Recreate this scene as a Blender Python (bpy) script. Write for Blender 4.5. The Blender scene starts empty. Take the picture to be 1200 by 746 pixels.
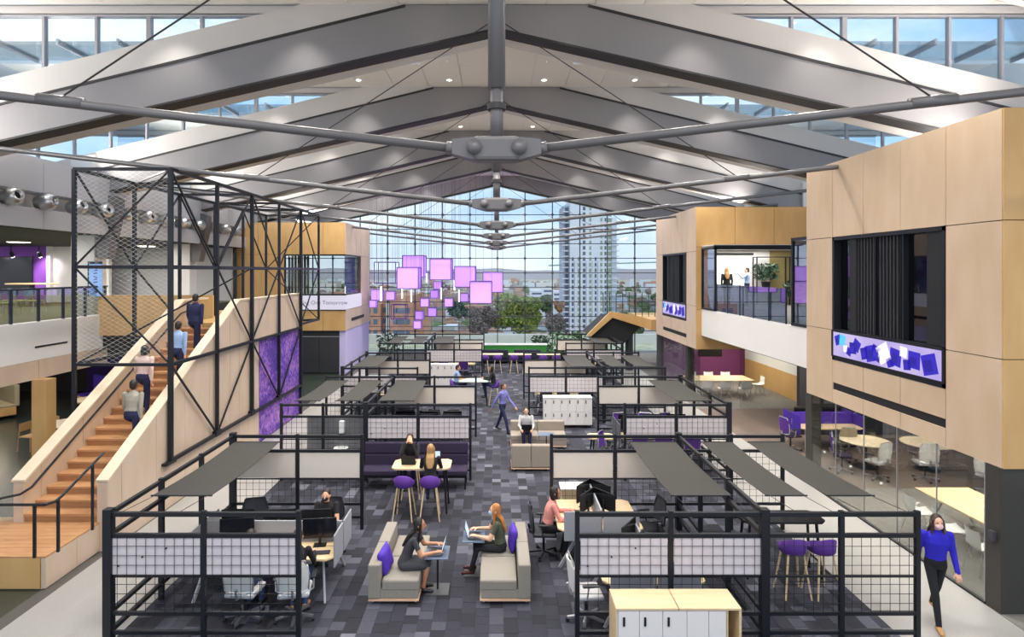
import bpy, bmesh, math, random
import numpy as np
from mathutils import Vector, Matrix
random.seed(7)
S = bpy.context.scene
COL = S.collection
# ---------------------------------------------------------------- camera, sky, light, exposure
H, F, VX, VY = 5.55, 700.0, 582.0, 318.0      # eye height, focal length in px, vanishing point (1200x746 frame)
cam_d = bpy.data.cameras.new('camera')
cam = bpy.data.objects.new('camera', cam_d)
COL.objects.link(cam)
cam.location = (0, 0, H)
cam.rotation_euler = (math.pi / 2, 0, 0)
cam_d.sensor_width = 36
cam_d.lens = F / 1200 * 36
cam_d.shift_x = (600 - VX) / 1200
cam_d.shift_y = -(373 - VY) / 1200
cam_d.clip_end = 5000
S.camera = cam
S.view_settings.view_transform = 'Standard'
S.view_settings.look = 'None'
S.view_settings.gamma = 1
S.view_settings.use_curve_mapping = False
S.view_settings.exposure = 0.68

def lin(c):
    if isinstance(c, str):
        c = c.lstrip('#')
        c = [int(c[i:i + 2], 16) / 255 for i in (0, 2, 4)]
    return tuple(((x / 12.92) if x <= .04045 else ((x + .055) / 1.055) ** 2.4) for x in c[:3])

world = bpy.data.worlds.new('sky')
S.world = world
world.use_nodes = True
nt = world.node_tree
nt.nodes.clear()
def N(nt, t, **k):
    n = nt.nodes.new(t)
    for a, b in k.items():
        setattr(n, a, b)
    return n
def ramp(nt, stops, interp='LINEAR'):
    r = N(nt, 'ShaderNodeValToRGB')
    r.color_ramp.interpolation = interp
    e = r.color_ramp.elements
    while len(e) < len(stops):
        e.new(.5)
    for el, (p, c) in zip(e, stops):
        el.position = p
        el.color = (*c, 1)
    return r
tc = N(nt, 'ShaderNodeTexCoord')
sep = N(nt, 'ShaderNodeSeparateXYZ')
nt.links.new(tc.outputs['Generated'], sep.inputs[0])
sky = ramp(nt, [(0, lin('#d8dfec')), (.06, lin('#c3d7f0')), (.25, lin('#8fc1ef')), (.6, lin('#6aaae6')), (1, lin('#5c9cdc'))])
nt.links.new(sep.outputs['Z'], sky.inputs[0])
mp = N(nt, 'ShaderNodeMapping')
mp.inputs['Scale'].default_value = (1.6, 1.6, 4.5)
nt.links.new(tc.outputs['Generated'], mp.inputs[0])
cl = N(nt, 'ShaderNodeTexNoise')
cl.inputs['Scale'].default_value = 1.5
cl.inputs['Detail'].default_value = 8
cl.inputs['Roughness'].default_value = .58
nt.links.new(mp.outputs[0], cl.inputs['Vector'])
clr = ramp(nt, [(.38, (0, 0, 0)), (.6, (.95, .95, .95))])
nt.links.new(cl.outputs['Fac'], clr.inputs[0])
mx = N(nt, 'ShaderNodeMixRGB')
nt.links.new(clr.outputs[0], mx.inputs[0])
nt.links.new(sky.outputs[0], mx.inputs[1])
mx.inputs[2].default_value = (*lin('#f4f7fc'), 1)
bg = N(nt, 'ShaderNodeBackground')
bg.inputs['Strength'].default_value = 1.0
nt.links.new(mx.outputs[0], bg.inputs[0])
wo = N(nt, 'ShaderNodeOutputWorld')
nt.links.new(bg.outputs[0], wo.inputs[0])

sun_d = bpy.data.lights.new('sun', 'SUN')
sun_d.energy = 1.3
sun_d.angle = .5
sun_d.color = (1, .95, .88)
sun = bpy.data.objects.new('sun', sun_d)
COL.objects.link(sun)
sun.rotation_euler = (math.radians(28), math.radians(12), 0)   # high, from behind the camera

# ---------------------------------------------------------------- materials
MATS = {}
def mat(name, c='#888888', rough=.6, metal=0, var=0, vs=6.0, stretch=(1, 1, 1), bump=0, emit=None, es=0, c2=None, spec=.5, obj=False):
    """principled material; var = amount of noise mixed towards c2 (or a darker tone)"""
    if name in MATS:
        return MATS[name]
    m = bpy.data.materials.new(name)
    m.use_nodes = True
    t = m.node_tree
    b = t.nodes['Principled BSDF']
    b.inputs['Roughness'].default_value = rough
    b.inputs['Metallic'].default_value = metal
    b.inputs['Specular IOR Level'].default_value = spec
    rgb = lin(c)
    b.inputs['Base Color'].default_value = (*rgb, 1)
    if var or bump:
        if obj:
            g = N(t, 'ShaderNodeTexCoord'); gs = g.outputs['Object']
        else:
            g = N(t, 'ShaderNodeNewGeometry'); gs = g.outputs['Position']
        mpn = N(t, 'ShaderNodeMapping')
        mpn.inputs['Scale'].default_value = stretch
        t.links.new(gs, mpn.inputs[0])
        nz = N(t, 'ShaderNodeTexNoise')
        nz.inputs['Scale'].default_value = vs
        nz.inputs['Detail'].default_value = 5
        t.links.new(mpn.outputs[0], nz.inputs['Vector'])
        if var:
            d = lin(c2) if c2 else tuple(x * (1 - var) for x in rgb)
            r = ramp(t, [(.32, d), (.68, rgb)])
            t.links.new(nz.outputs['Fac'], r.inputs[0])
            t.links.new(r.outputs[0], b.inputs['Base Color'])
        if bump:
            bp = N(t, 'ShaderNodeBump')
            bp.inputs['Strength'].default_value = bump
            bp.inputs['Distance'].default_value = .02
            t.links.new(nz.outputs['Fac'], bp.inputs['Height'])
            t.links.new(bp.outputs[0], b.inputs['Normal'])
    if emit:
        b.inputs['Emission Color'].default_value = (*lin(emit), 1)
        b.inputs['Emission Strength'].default_value = es
    MATS[name] = m
    return m

def glass(name, tint='#eef4f6', refl=.08, rough=0.02, fr_k=.6):
    if name in MATS:
        return MATS[name]
    m = bpy.data.materials.new(name)
    m.use_nodes = True
    t = m.node_tree
    t.nodes.clear()
    tr = N(t, 'ShaderNodeBsdfTransparent')
    tr.inputs[0].default_value = (*lin(tint), 1)
    gl = N(t, 'ShaderNodeBsdfGlossy')
    gl.inputs['Roughness'].default_value = rough
    fr = N(t, 'ShaderNodeFresnel')
    fr.inputs[0].default_value = 1.45
    ad = N(t, 'ShaderNodeMath', operation='MULTIPLY_ADD')
    ad.inputs[1].default_value = fr_k
    ad.inputs[2].default_value = refl * .3
    t.links.new(fr.outputs[0], ad.inputs[0])
    mix = N(t, 'ShaderNodeMixShader')
    t.links.new(ad.outputs[0], mix.inputs[0])
    t.links.new(tr.outputs[0], mix.inputs[1])
    t.links.new(gl.outputs[0], mix.inputs[2])
    o = N(t, 'ShaderNodeOutputMaterial')
    t.links.new(mix.outputs[0], o.inputs[0])
    MATS[name] = m
    return m

BIRCH = mat('birch_ply', '#cbb39a', .5, var=.1, vs=1.3, stretch=(2, 2, .7), c2='#c2a88b')
BIRCH2 = mat('birch_ply_warm', '#cfa870', .5, var=.1, vs=1.3, stretch=(2, 2, .7), c2='#c69d63')
BIRCHP = mat('birch_ply_pale', '#cdb9a6', .5, var=.1, vs=1.3, stretch=(2, 2, .7), c2='#c6af98')
BIRCHEDGE = mat('ply_edge', '#dccbb0', .55, var=.08, vs=5, stretch=(1, 8, 8))
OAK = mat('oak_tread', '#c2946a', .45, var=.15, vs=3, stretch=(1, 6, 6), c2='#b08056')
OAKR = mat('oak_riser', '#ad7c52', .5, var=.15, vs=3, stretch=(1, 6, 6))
DESKW = mat('desk_maple', '#dcc5a0', .4, var=.06, vs=2, stretch=(1, 8, 8), c2='#d3b88e')
BLACK = mat('black_steel', '#1d2026', .42, .3)
BLACKR = mat('black_matte', '#17181c', .7)
STEEL = mat('grey_paint_steel', '#8d8a8b', .5, .1, var=.08, vs=.6)
STEELD = mat('dark_grey_rod', '#646365', .42, .2)
STEELB = mat('bronze_grey_rod', '#6a6458', .45, .4)
FLANGE = mat('black_flange', '#2b2a2c', .6)
WHITE = mat('white_plaster', '#e6e4e0', .75, var=.03, vs=.7)
BAND = mat('pale_grey_plaster', '#cbc7c3', .75, var=.04, vs=.7)
CEIL = mat('ceiling_white', '#efeae2', .8)
ROOFTOP = mat('roof_membrane', '#cfd6df', .8)
MULL = mat('mullion_grey', '#a7a6ab', .45, .2)
MULLD = mat('mullion_dark', '#4a4a50', .45, .3)
GLASS = glass('clear_glass')
GLASSG = glass('green_tint_glass', '#f2f4f2', .06, .02, .3)
GREYW = mat('grey_wall_panel', '#b9babf', .6, var=.03, vs=.8)
DARKW = mat('charcoal_wall', '#2a2b2f', .6)
DARKV = mat('dark_soffit', '#3a3734', .7)
BOARD = mat('pin_board_fabric', '#d8cfc4', .9, var=.06, vs=90)
BOARDV = mat('pin_board_pale', '#d0c8ca', .9, var=.05, vs=90)
SHADE = mat('grey_mesh_fabric', '#363531', .85, var=.1, vs=160)
PURPLE = mat('purple_fabric', '#5a2f8f', .75, var=.15, vs=60)
PURPLED = mat('dark_purple_fabric', '#2f2440', .8, var=.2, vs=60)
VIOLET = mat('violet_fabric', '#4a2aa8', .75, var=.1, vs=60)
TWEED = mat('beige_tweed', '#9a948a', .95, var=.35, vs=130, bump=.2)
CHROME = mat('brushed_aluminium', '#c9cacd', .3, .9)
PLASTW = mat('white_plastic', '#e4e4e2', .4)
PLASTK = mat('black_plastic', '#1b1c20', .45)
SCREENK = mat('monitor_black', '#0f1013', .25)
GREYF = mat('grey_felt_screen', '#9a9ca2', .9, var=.08, vs=60)
LOCKW = mat('locker_white', '#dfdbd8', .45)
CONC = mat('terrazzo_light', '#a3a19d', .45, var=.12, vs=60, c2='#94928e')
CARPD = mat('dark_grey_carpet', '#57544f', .95, var=.2, vs=40)
CARPB = mat('brown_grey_carpet', '#7d6d62', .95, var=.25, vs=5, stretch=(1, 4, 1))
CARPG = mat('mixed_grey_carpet', '#85827c', .95, var=.3, vs=3, stretch=(4, 1, 1))
DARKFL = mat('dark_polished_floor', '#39403a', .25, var=.3, vs=.8)
LEAF = mat('leaf_green', '#3d6a32', .6, var=.4, vs=9)
LEAF2 = mat('leaf_dark', '#2b4a34', .6, var=.4, vs=9)
TREEY = mat('tree_yellow_green', '#8f9440', .8, var=.5, vs=.5, c2='#5f7a33')
TREEG = mat('tree_green', '#5b7040', .8, var=.5, vs=.5)
TREEB = mat('tree_bare', '#8d7f79', .9, var=.4, vs=.4)
SKINM = mat('skin_light', '#d9a88a', .55)
SKIN2 = mat('skin_tan', '#b98465', .55)
SKIN3 = mat('skin_deep', '#8a5a42', .55)

def emat(name, c, s, base=None):
    return mat(name, base or c, .5, emit=c, es=s)

# ---------------------------------------------------------------- mesh builder
class MB:
    def __init__(s):
        s.v = []; s.f = []
    def add(s, vs, fs):
        o = len(s.v)
        s.v += [tuple(v) for v in vs]
        s.f += [tuple(i + o for i in f) for f in fs]
        return s
    def box(s, x0, y0, z0, x1, y1, z1):
        x0, x1 = min(x0, x1), max(x0, x1); y0, y1 = min(y0, y1), max(y0, y1); z0, z1 = min(z0, z1), max(z0, z1)
        return s.add([(x0, y0, z0), (x1, y0, z0), (x1, y1, z0), (x0, y1, z0), (x0, y0, z1), (x1, y0, z1), (x1, y1, z1), (x0, y1, z1)],
                     [(0, 3, 2, 1), (4, 5, 6, 7), (0, 1, 5, 4), (1, 2, 6, 5), (2, 3, 7, 6), (3, 0, 4, 7)])
    def rbox(s, x0, y0, z0, x1, y1, z1, r=.02, seg=2):
        bm = bmesh.new()
        bmesh.ops.create_cube(bm, size=1)
        for v in bm.verts:
            v.co = Vector(((x0 + x1) / 2 + v.co.x * abs(x1 - x0), (y0 + y1) / 2 + v.co.y * abs(y1 - y0), (z0 + z1) / 2 + v.co.z * abs(z1 - z0)))
        bmesh.ops.bevel(bm, geom=bm.edges[:], offset=r, segments=seg, affect='EDGES', profile=.5)
        s.bm(bm)
        return s
    def bm(s, bm):
        bm.verts.index_update()
        s.add([v.co[:] for v in bm.verts], [[v.index for v in f.verts] for f in bm.faces])
        bm.free()
        return s
    def bar(s, p, q, w, h=None):
        p, q = Vector(p), Vector(q)
        h = h or w
        d = (q - p).normalized()
        a = d.cross(Vector((0, 0, 1)))
        if a.length < 1e-4:
            a = Vector((1, 0, 0))
        a.normalize()
        b = a.cross(d).normalized()
        a *= w / 2; b *= h / 2
        vs = [p - a - b, p + a - b, p + a + b, p - a + b, q - a - b, q + a - b, q + a + b, q - a + b]
        return s.add(vs, [(0, 1, 2, 3), (7, 6, 5, 4), (0, 4, 5, 1), (1, 5, 6, 2), (2, 6, 7, 3), (3, 7, 4, 0)])
    def cyl(s, p, q, r, r2=None, n=10):
        p, q = Vector(p), Vector(q)
        r2 = r if r2 is None else r2
        d = (q - p).normalized()
        a = d.cross(Vector((0, 0, 1)))
        if a.length < 1e-4:
            a = Vector((1, 0, 0))
        a.normalize()
        b = d.cross(a)
        vs = []
        for k in range(n):
            t = 2 * math.pi * k / n
            o = a * math.cos(t) + b * math.sin(t)
            vs += [p + o * r, q + o * r2]
        fs = [(2 * k, 2 * ((k + 1) % n), 2 * ((k + 1) % n) + 1, 2 * k + 1) for k in range(n)]
        fs += [tuple(2 * k for k in range(n))[::-1], tuple(2 * k + 1 for k in range(n))]
        return s.add(vs, fs)
    def tube(s, pts, r, n=8):
        for a, b in zip(pts[:-1], pts[1:]):
            s.cyl(a, b, r, n=n)
        return s
    def prism(s, pts, fn):
        """pts 2-D outline; fn(u, v, k) -> xyz for k = 0, 1 (two ends)"""
        n = len(pts)
        vs = [fn(u, v, 0) for u, v in pts] + [fn(u, v, 1) for u, v in pts]
        fs = [tuple(range(n))[::-1], tuple(range(n, 2 * n))] + [(k, (k + 1) % n, n + (k + 1) % n, n + k) for k in range(n)]
        return s.add(vs, fs)
    def prism_y(s, pts, y0, y1):      # outline in x,z extruded along y
        return s.prism(pts, lambda u, v, k: (u, y1 if k else y0, v))
    def prism_x(s, pts, x0, x1):      # outline in y,z extruded along x
        return s.prism(pts, lambda u, v, k: (x1 if k else x0, u, v))
    def prism_z(s, pts, z0, z1):
        return s.prism(pts, lambda u, v, k: (u, v, z1 if k else z0))
    def lathe(s, prof, c=(0, 0, 0), n=16):
        cx, cy, cz = c
        o = len(prof)
        vs = [(cx + r * math.cos(2 * math.pi * k / n), cy + r * math.sin(2 * math.pi * k / n), cz + z) for k in range(n) for r, z in prof]
        fs = [(k * o + j, ((k + 1) % n) * o + j, ((k + 1) % n) * o + j + 1, k * o + j + 1) for k in range(n) for j in range(o - 1)]
        fs.append(tuple(k * o for k in range(n))[::-1])
        fs.append(tuple(k * o + o - 1 for k in range(n)))
        return s.add(vs, fs)
    def ball(s, c, r, seg=10, rings=7):
        rx, ry, rz = (r, r, r) if not hasattr(r, '__len__') else r
        prof = [(math.sin(math.pi * j / rings), -math.cos(math.pi * j / rings)) for j in range(rings + 1)]
        vs = [(c[0] + rx * a * math.cos(2 * math.pi * k / seg), c[1] + ry * a * math.sin(2 * math.pi * k / seg), c[2] + rz * b)
              for a, b in prof for k in range(seg)]
        fs = [(j * seg + k, j * seg + (k + 1) % seg, (j + 1) * seg + (k + 1) % seg, (j + 1) * seg + k) for j in range(rings) for k in range(seg)]
        return s.add(vs, fs)
    def mesh(s, name, m, smooth=False):
        me = bpy.data.meshes.new(name)
        me.from_pydata(s.v, [], s.f)
        bm = bmesh.new()
        bm.from_mesh(me)
        bmesh.ops.remove_doubles(bm, verts=bm.verts[:], dist=1e-6) if smooth else None
        bmesh.ops.recalc_face_normals(bm, faces=bm.faces[:])
        bm.to_mesh(me)
        bm.free()
        for q in (m if isinstance(m, (list, tuple)) else [m]):
            me.materials.append(q)
        if smooth:
            me.polygons.foreach_set('use_smooth', [True] * len(me.polygons))
        return me
    def build(s, name, m, parent=None, smooth=False):
        return link(name, s.mesh(name, m, smooth), parent)

def link(name, me, parent=None):
    o = bpy.data.objects.new(name, me)
    COL.objects.link(o)
    if parent is not None:
        o.parent = parent
    return o
def tag(o, label=None, cat=None, group=None, kind=None):
    if label: o['label'] = label
    if cat: o['category'] = cat
    if group: o['group'] = group
    if kind: o['kind'] = kind
    return o
def thing(name, label, cat, loc=(0, 0, 0), rz=0, group=None):
    o = bpy.data.objects.new(name, None)
    o.empty_display_size = .1
    COL.objects.link(o)
    o.location = loc
    o.rotation_euler = (0, 0, rz)
    return tag(o, label, cat, group)
def struct(name):
    o = bpy.data.objects.new(name, None)
    COL.objects.link(o)
    return tag(o, kind='structure')
def copy_tree(o, parent=None):
    c = o.copy()
    COL.objects.link(c)
    c.parent = parent
    for ch in o.children:
        copy_tree(ch, c)
    return c
USED = {}
def place(key, maker, label, cat, loc, rz=0, group=None, name=None):
    """first use of a kind builds it; later ones copy it with all its parts"""
    if key not in USED:
        USED[key] = o = maker()
    else:
        o = copy_tree(USED[key])
    o.name = name or key
    o.location = loc
    o.rotation_euler = (0, 0, rz)
    for k in ('group', 'label', 'category'):
        if k in o: del o[k]
    return tag(o, label, cat, group)
def text_mesh(body, size, m, depth=.004, align='CENTER'):
    c = bpy.data.curves.new('lettering', 'FONT')
    c.body = body
    c.size = size
    c.extrude = depth / 2
    c.align_x = align
    c.align_y = 'CENTER'
    o = bpy.data.objects.new('lettering', c)
    COL.objects.link(o)
    dg = bpy.context.evaluated_depsgraph_get()
    me = bpy.data.meshes.new_from_object(o.evaluated_get(dg))
    bpy.data.objects.remove(o)
    me.materials.clear()
    me.materials.append(m)
    return me
def px(x, y, d):
    return Vector(((x - VX) * d / F, d, H - (y - VY) * d / F))
# ================================================================ the setting
def slab(parent, name, m, *b):
    return MB().box(*b).build(name, m, parent)
# ---- floor: dark sub-floor, terrazzo walkways, carpet tiles, carpets of the side rooms
fl = struct('floor')
slab(fl, 'sub_floor', CARPD, -30, -4, -.3, 30, 42, -.012)
slab(fl, 'walkway', CONC, -7.68, -4, -.012, -5.78, 36.5, 0)
slab(fl, 'walkway', CONC, 6.15, -4, -.012, 8.15, 36.5, 0)
slab(fl, 'edge_strip', CARPD, -7.95, -4, -.012, -7.68, 36.5, -.001)
slab(fl, 'side_floor', DARKFL, -30, -4, -.012, -7.95, 42, -.002)
slab(fl, 'room_carpet', CARPG, 8.17, 8, -.012, 20, 15.3, -.001)
slab(fl, 'room_carpet', CARPB, 8.15, 15.3, -.012, 20, 24.2, -.001)
slab(fl, 'room_carpet', CARPG, 8.17, 24.2, -.012, 20, 42, -.001)
slab(fl, 'end_floor', CARPD, -7.68, 36.5, -.012, 8.15, 42, -.002)
TILE = []
for k, (c, v) in enumerate([('#2f303a', .3), ('#3a3b46', .3), ('#474853', .28), ('#595a66', .25), ('#25262e', .25), ('#6b6c77', .2)]):
    TILE.append(mat('carpet_tile_grey_%d' % k, c, .95, var=v, vs=26, stretch=(.35, 3, 1) if k % 2 else (3, .35, 1)))
tile_mesh = {}
rest = [MB() for _ in TILE]
cand = []
tw, tl = .2265, .42
for i in range(int(11.93 / tw) + 1):
    x0 = -5.78 + i * tw
    x1 = min(x0 + tw, 6.15)
    off = (.0, .25, .125, .375)[i % 4]
    y = 6.6 - off
    while y < 36.5:
        ln = tl * random.choice((.55, .55, .8, 1))
        k = random.choices(range(6), (5, 5, 3.6, 1.7, 4.5, .6))[0]
        cand.append((x0, x1, y, y + ln, k))
        y += ln
def in_frame(x, y):
    if y < 6.8: return False
    u, v = VX + x * F / y, VY + H * F / y
    return 370 < u < 1050 and v < 746
near = sorted([c for c in cand if in_frame(c[0] + .12, c[2] + .25) and not (1.1 < c[0] < 3.4 and c[2] < 8.8)], key=lambda c: c[2])[:300]
near_set = set(near)
for c in cand:
    x0, x1, y0, y1, k = c
    if c in near_set:
        key = (round(x1 - x0, 3), round(y1 - y0, 3), k)
        if key not in tile_mesh:
            tile_mesh[key] = MB().box(.002, .002, -.012, key[0] - .002, key[1] - .002, .0).mesh('carpet_tile', TILE[k])
        o = link('carpet_tile', tile_mesh[key], fl)
        o.location = (x0, y0, random.choice((0, .001, .0015)))
    else:
        rest[k].box(x0 + .002, y0 + .002, -.012, x1 - .002, y1 - .002, 0)
me = MB()
cm = []
for k, r in enumerate(rest):
    me.add(r.v, r.f); cm += [k] * len(r.f)
o = me.build('carpet_tiles', TILE, fl)
o.data.polygons.foreach_set('material_index', cm)
tag(o, kind='stuff')

# ---- roof: six trusses, white bands, clerestory windows, ceiling panels
DZ = [7.95 + 6.45 * i for i in range(6)]
def zs(x): return H + 5.87 - .226 * abs(x)
def zg(x): return H + 6.99 - .245 * abs(x)
def zw(x): return zg(x) + .62
ZC, ZHEAD = H + 6.45, H + 6.24
XE = 19.0
def truss():
    t = thing('roof_truss', 'x', 'roof truss')
    xe = 14.4
    xt = (6.99 - 6.45) / .245
    for s in (-1, 1):
        MB().prism_y([(0, zs(0)), (s * xe, zs(xe)), (s * xe, zg(xe)), (s * xt, ZC - .02), (0, ZC - .02)], 0, .42).build('beam', STEEL, t)
        MB().prism_y([(0, zs(0) - .05), (s * xe, zs(xe) - .05), (s * xe, zs(xe)), (0, zs(0))], -.03, .45).build('bottom_flange', FLANGE, t)
        MB().prism_y([(s * xt, ZC - .08), (s * xe, zg(xe) - .06), (s * xe, zg(xe)), (s * xt, ZC - .02)], -.03, .0).build('top_flange', FLANGE, t)
        MB().prism_y([(0, zs(0)), (s * xe, zs(xe)), (s * xe, zs(xe) + .05), (0, zs(0) + .05)], .45, 1.05).build('soffit_panel', BAND, t)
        xr = 12.8
        rod = MB().cyl((s * .55, -.08, H + 1.62), (s * xr, -.08, H + 1.59 + .114 * xr), .06, n=10)
        r = rod.build('tie_rod', STEELD, t, True)
        MB().cyl((s * .52, -.08, H + 1.615), (s * .66, -.08, H + 1.63), .085, n=10).build('rod_socket', STEELD, r, True)
        cx = 5.74
        p = Vector((s * cx, -.08, H + 1.59 + .114 * cx))
        d = Vector((1 * s, 0, .114)).normalized()
        MB().cyl(p - d * .3, p + d * .3, .075, n=10).build('rod_clamp', STEELD, r, True)
        MB().cyl((p.x, -.08, p.z + .05), (s * .15, -.08, zs(0) + .1), .012, n=6).build('stay_cable', FLANGE, t)
    kp = MB().cyl((0, -.1, H + 1.75), (0, -.1, H + 2.4), .085, n=14).cyl((0, -.1, H + 2.4), (0, -.1, zs(0) + .5), .115, n=14)
    k = kp.build('king_post', STEELD, t, True)
    MB().cyl((0, -.1, H + 2.12), (0, -.1, H + 2.2), .125, n=14).build('post_collar', FLANGE, k)
    MB().cyl((0, -.1, H + 3.8), (0, -.1, H + 3.86), .13, n=14).build('post_collar', FLANGE, k)
    nd = MB()
    nd.rbox(-.3, -.24, H + 1.44, .3, .06, H + 1.76, .05)
    nd.prism_y([(-.58, H + 1.53), (-.28, H + 1.45), (-.28, H + 1.75), (-.58, H + 1.72)], -.2, .02)
    nd.prism_y([(.58, H + 1.53), (.28, H + 1.45), (.28, H + 1.75), (.58, H + 1.72)], -.2, .02)
    c = nd.build('node_casting', STEELD, t)
    for s in (-1, 1):
        MB().cyl((s * .29, -.28, H + 1.61), (s * .29, .1, H + 1.61), .1, n=12).build('pin', STEELD, c, True)
    return t
for d, l in zip(DZ, ('over the two tweed benches', 'over the maple high table and dark banquette', 'over the man walking in the carpet aisle', 'over the pale high table near the small lockers', 'over the row of tables before the turf planter', 'standing directly before the end glass wall')):
    place('roof_truss', truss, 'grey roof truss with king post ' + l, 'roof truss', (0, d, 0), 0, 'roof trusses across the hall')

ce = struct('ceiling')
XS = [-XE + k * (2 * XE / 32) for k in range(33)]
def zlow(x): return min(ZC, zg(x))
panel_cache = {}
for i in range(-1, 5):
    d0 = DZ[i] if i >= 0 else -4
    d1 = DZ[i + 1]
    if i < 0:
        slab(ce, 'roof_deck', CEIL, -XE, d0, ZC, XE, d1, ZC + .2)
        continue
    dm = d0 + 4.2
    MB().box(-XE, dm, ZC + .03, XE, d1 + .4, ZC + .2).build('roof_deck', ROOFTOP, ce)
    dl_ = d0 + 2.65
    xt = (6.99 - 6.45) / .245
    MB().box(-xt, d0 + .1, ZC + .03, xt, dm, ZC + .2).build('roof_deck', ROOFTOP, ce)
    for s in (-1, 1):
        for k in range(8):
            a, b = xt + (16 - xt) * k / 8, xt + (16 - xt) * (k + 1) / 8
            MB().box(s * (a + .03), dl_, ZC + .1, s * (b - .03), dm, ZC + .12).build('added_roof_pane', GLASS, ce)  # unseen glazed strip added to open a sky view and admit daylight
            MB().box(s * (b - .03), dl_, ZC + .03, s * (b + .03), dm, ZC + .2).build('added_roof_bar', MULL, ce)
        MB().prism_y([(s * xt, ZC), (s * 16, zg(16)), (s * 16, zg(16) + .2), (s * xt, ZC + .2)], dl_, dl_ + .02).build('roof_edge', BAND, ce)
    for s in (-1, 1):
        xt = (6.99 - 6.45) / .245
        MB().prism_y([(s * xt, ZC + .03), (s * XE, zg(XE) + .03), (s * XE, zg(XE) + .2), (s * xt, ZC + .2)], d0 + .1, dl_).build('roof_deck', ROOFTOP, ce)
    for a, b in zip(XS[:-1], XS[1:]):
        if max(abs(a), abs(b)) <= 16:
            slab(ce, 'ceiling_panel', CEIL, a + .008, dm + .01, ZC, b - .008, d1 + .02, ZC + .03)
            if abs(a + b) / 2 < 12.5:
                za, zb = zlow(a), zlow(b)
                MB().prism_y([(a + .008, za), (b - .008, zb), (b - .008, zb + .03), (a + .008, za + .03)], d0 + .43, (dm if abs(a + b) / 2 < 2.2 else dl_) - .01).build('ceiling_panel', CEIL, ce)
# downlights in the centre of each bay
DLM = emat('lamp_white', '#fff4e0', 9)
def downlight():
    t = thing('downlight', 'x', 'ceiling light')
    MB().lathe([(.11, 0), (.11, -.015), (.085, -.02), (.08, -.005), (.08, 0)], n=16).build('trim_ring', WHITE, t)
    MB().cyl((0, 0, -.006), (0, 0, -.012), .08, n=16).build('lens', DLM, t)
    return t
for i in range(5):
    for x, dd in ((-1.6, 3.9), (1.6, 3.9), (-1.6, 5.7), (1.6, 5.7), (-4.65, 5.7), (4.65, 5.7), (-7.7, 5.7), (7.7, 5.7)):
        place('downlight', downlight, 'round recessed downlight in the white roof ceiling', 'ceiling light', (x, DZ[i] + dd, ZC), 0, 'roof downlights')

# white sloping bands and clerestory windows above each beam
wn = 0
for i in range(0, 6):
    d = DZ[i]
    wb = struct('wall_clerestory')
    for s in (-1, 1):
        x0 = (6.99 - 6.45) / .245
        x1 = (7.61 - 6.45) / .245
        MB().prism_y([(s * x0, ZC), (s * XE, zg(XE)), (s * XE, zw(XE)), (s * x1, ZC)], d + .02, d + .3).build('white_band', BAND, wb)
        MB().box(s * x1, d + .1, ZHEAD, s * XE, d + .3, ZC).build('head_trim', BAND, wb)
    if i == 0:
        continue
    for s in (-1, 1):
        wn += 1
        w = struct('window_%d' % wn)
        xs = [5.62, 5.9] + [5.9 + 1.28 * k for k in range(1, 10)]
        for k, (a, b) in enumerate(zip(xs[:-1], xs[1:])):
            MB().prism_y([(s * a, max(zw(a) - .02, 0)), (s * b, zw(b) - .02), (s * b, ZHEAD), (s * a, ZHEAD)], d + .17, d + .185).build('pane', GLASS, w)
            m = .06 if k != 3 else .11
            if k:
                MB().box(s * a - m / 2, d + .11, zw(a) - .02, s * a + m / 2, d + .24, ZHEAD + .01).build('mullion', MULL, w)
        MB().box(s * 5.6, d + .1, ZHEAD - .05, s * xs[-1], d + .25, ZHEAD + .02).build('window_frame', MULL, w)

# ---- end glass wall
DW = 40.75
w = struct('window_%d' % (wn + 1))
xs = [-VX * 0 + (583 - VX) * DW / F + 1.87 * k for k in range(-8, 9)]
zz = [H - (y - VY) * DW / F for y in (387.5, 370.5, 353.5, 336.5, 319.6, 302.5, 285.5, 268.5, 251.5, 234.5, 217.5, 200.5)]
zz = [.1] + zz
pane_cache = {}
for a, b in zip(xs[:-1], xs[1:]):
    for c, e in zip(zz[:-1], zz[1:]):
        key = (round(b - a, 3), round(e - c, 2))
        if key not in pane_cache:
            pane_cache[key] = MB().box(.01, 0, .01, key[0] - .01, .02, e - c - .01).mesh('pane', GLASS)
        o = link('pane', pane_cache[key], w)
        o.location = (a, DW, c)
for a in xs:
    MB().box(a - .03, DW - .12, 0, a + .03, DW + .02, zz[-1] + .6).build('mullion', MULLD, w)
for c in zz[1:]:
    MB().box(xs[0], DW - .04, c - .025, xs[-1], DW + .03, c + .025).build('transom', MULLD, w)
# spider fittings at the joints
sp = MB()
for a in xs:
    for c in zz[1:]:
        sp.box(a - .07, DW - .08, c - .07, a + .07, DW + .04, c + .07)
sp.build('glass_clamps', MULLD, w)['kind'] = 'stuff'
ew = struct('wall_end')
MB().box(-19, DW - .2, 0, xs[0], DW + .1, 12).build('wall_slab', WHITE, ew)
MB().box(xs[-1], DW - .2, 0, 19, DW + .1, 12).build('wall_slab', WHITE, ew)

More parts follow.
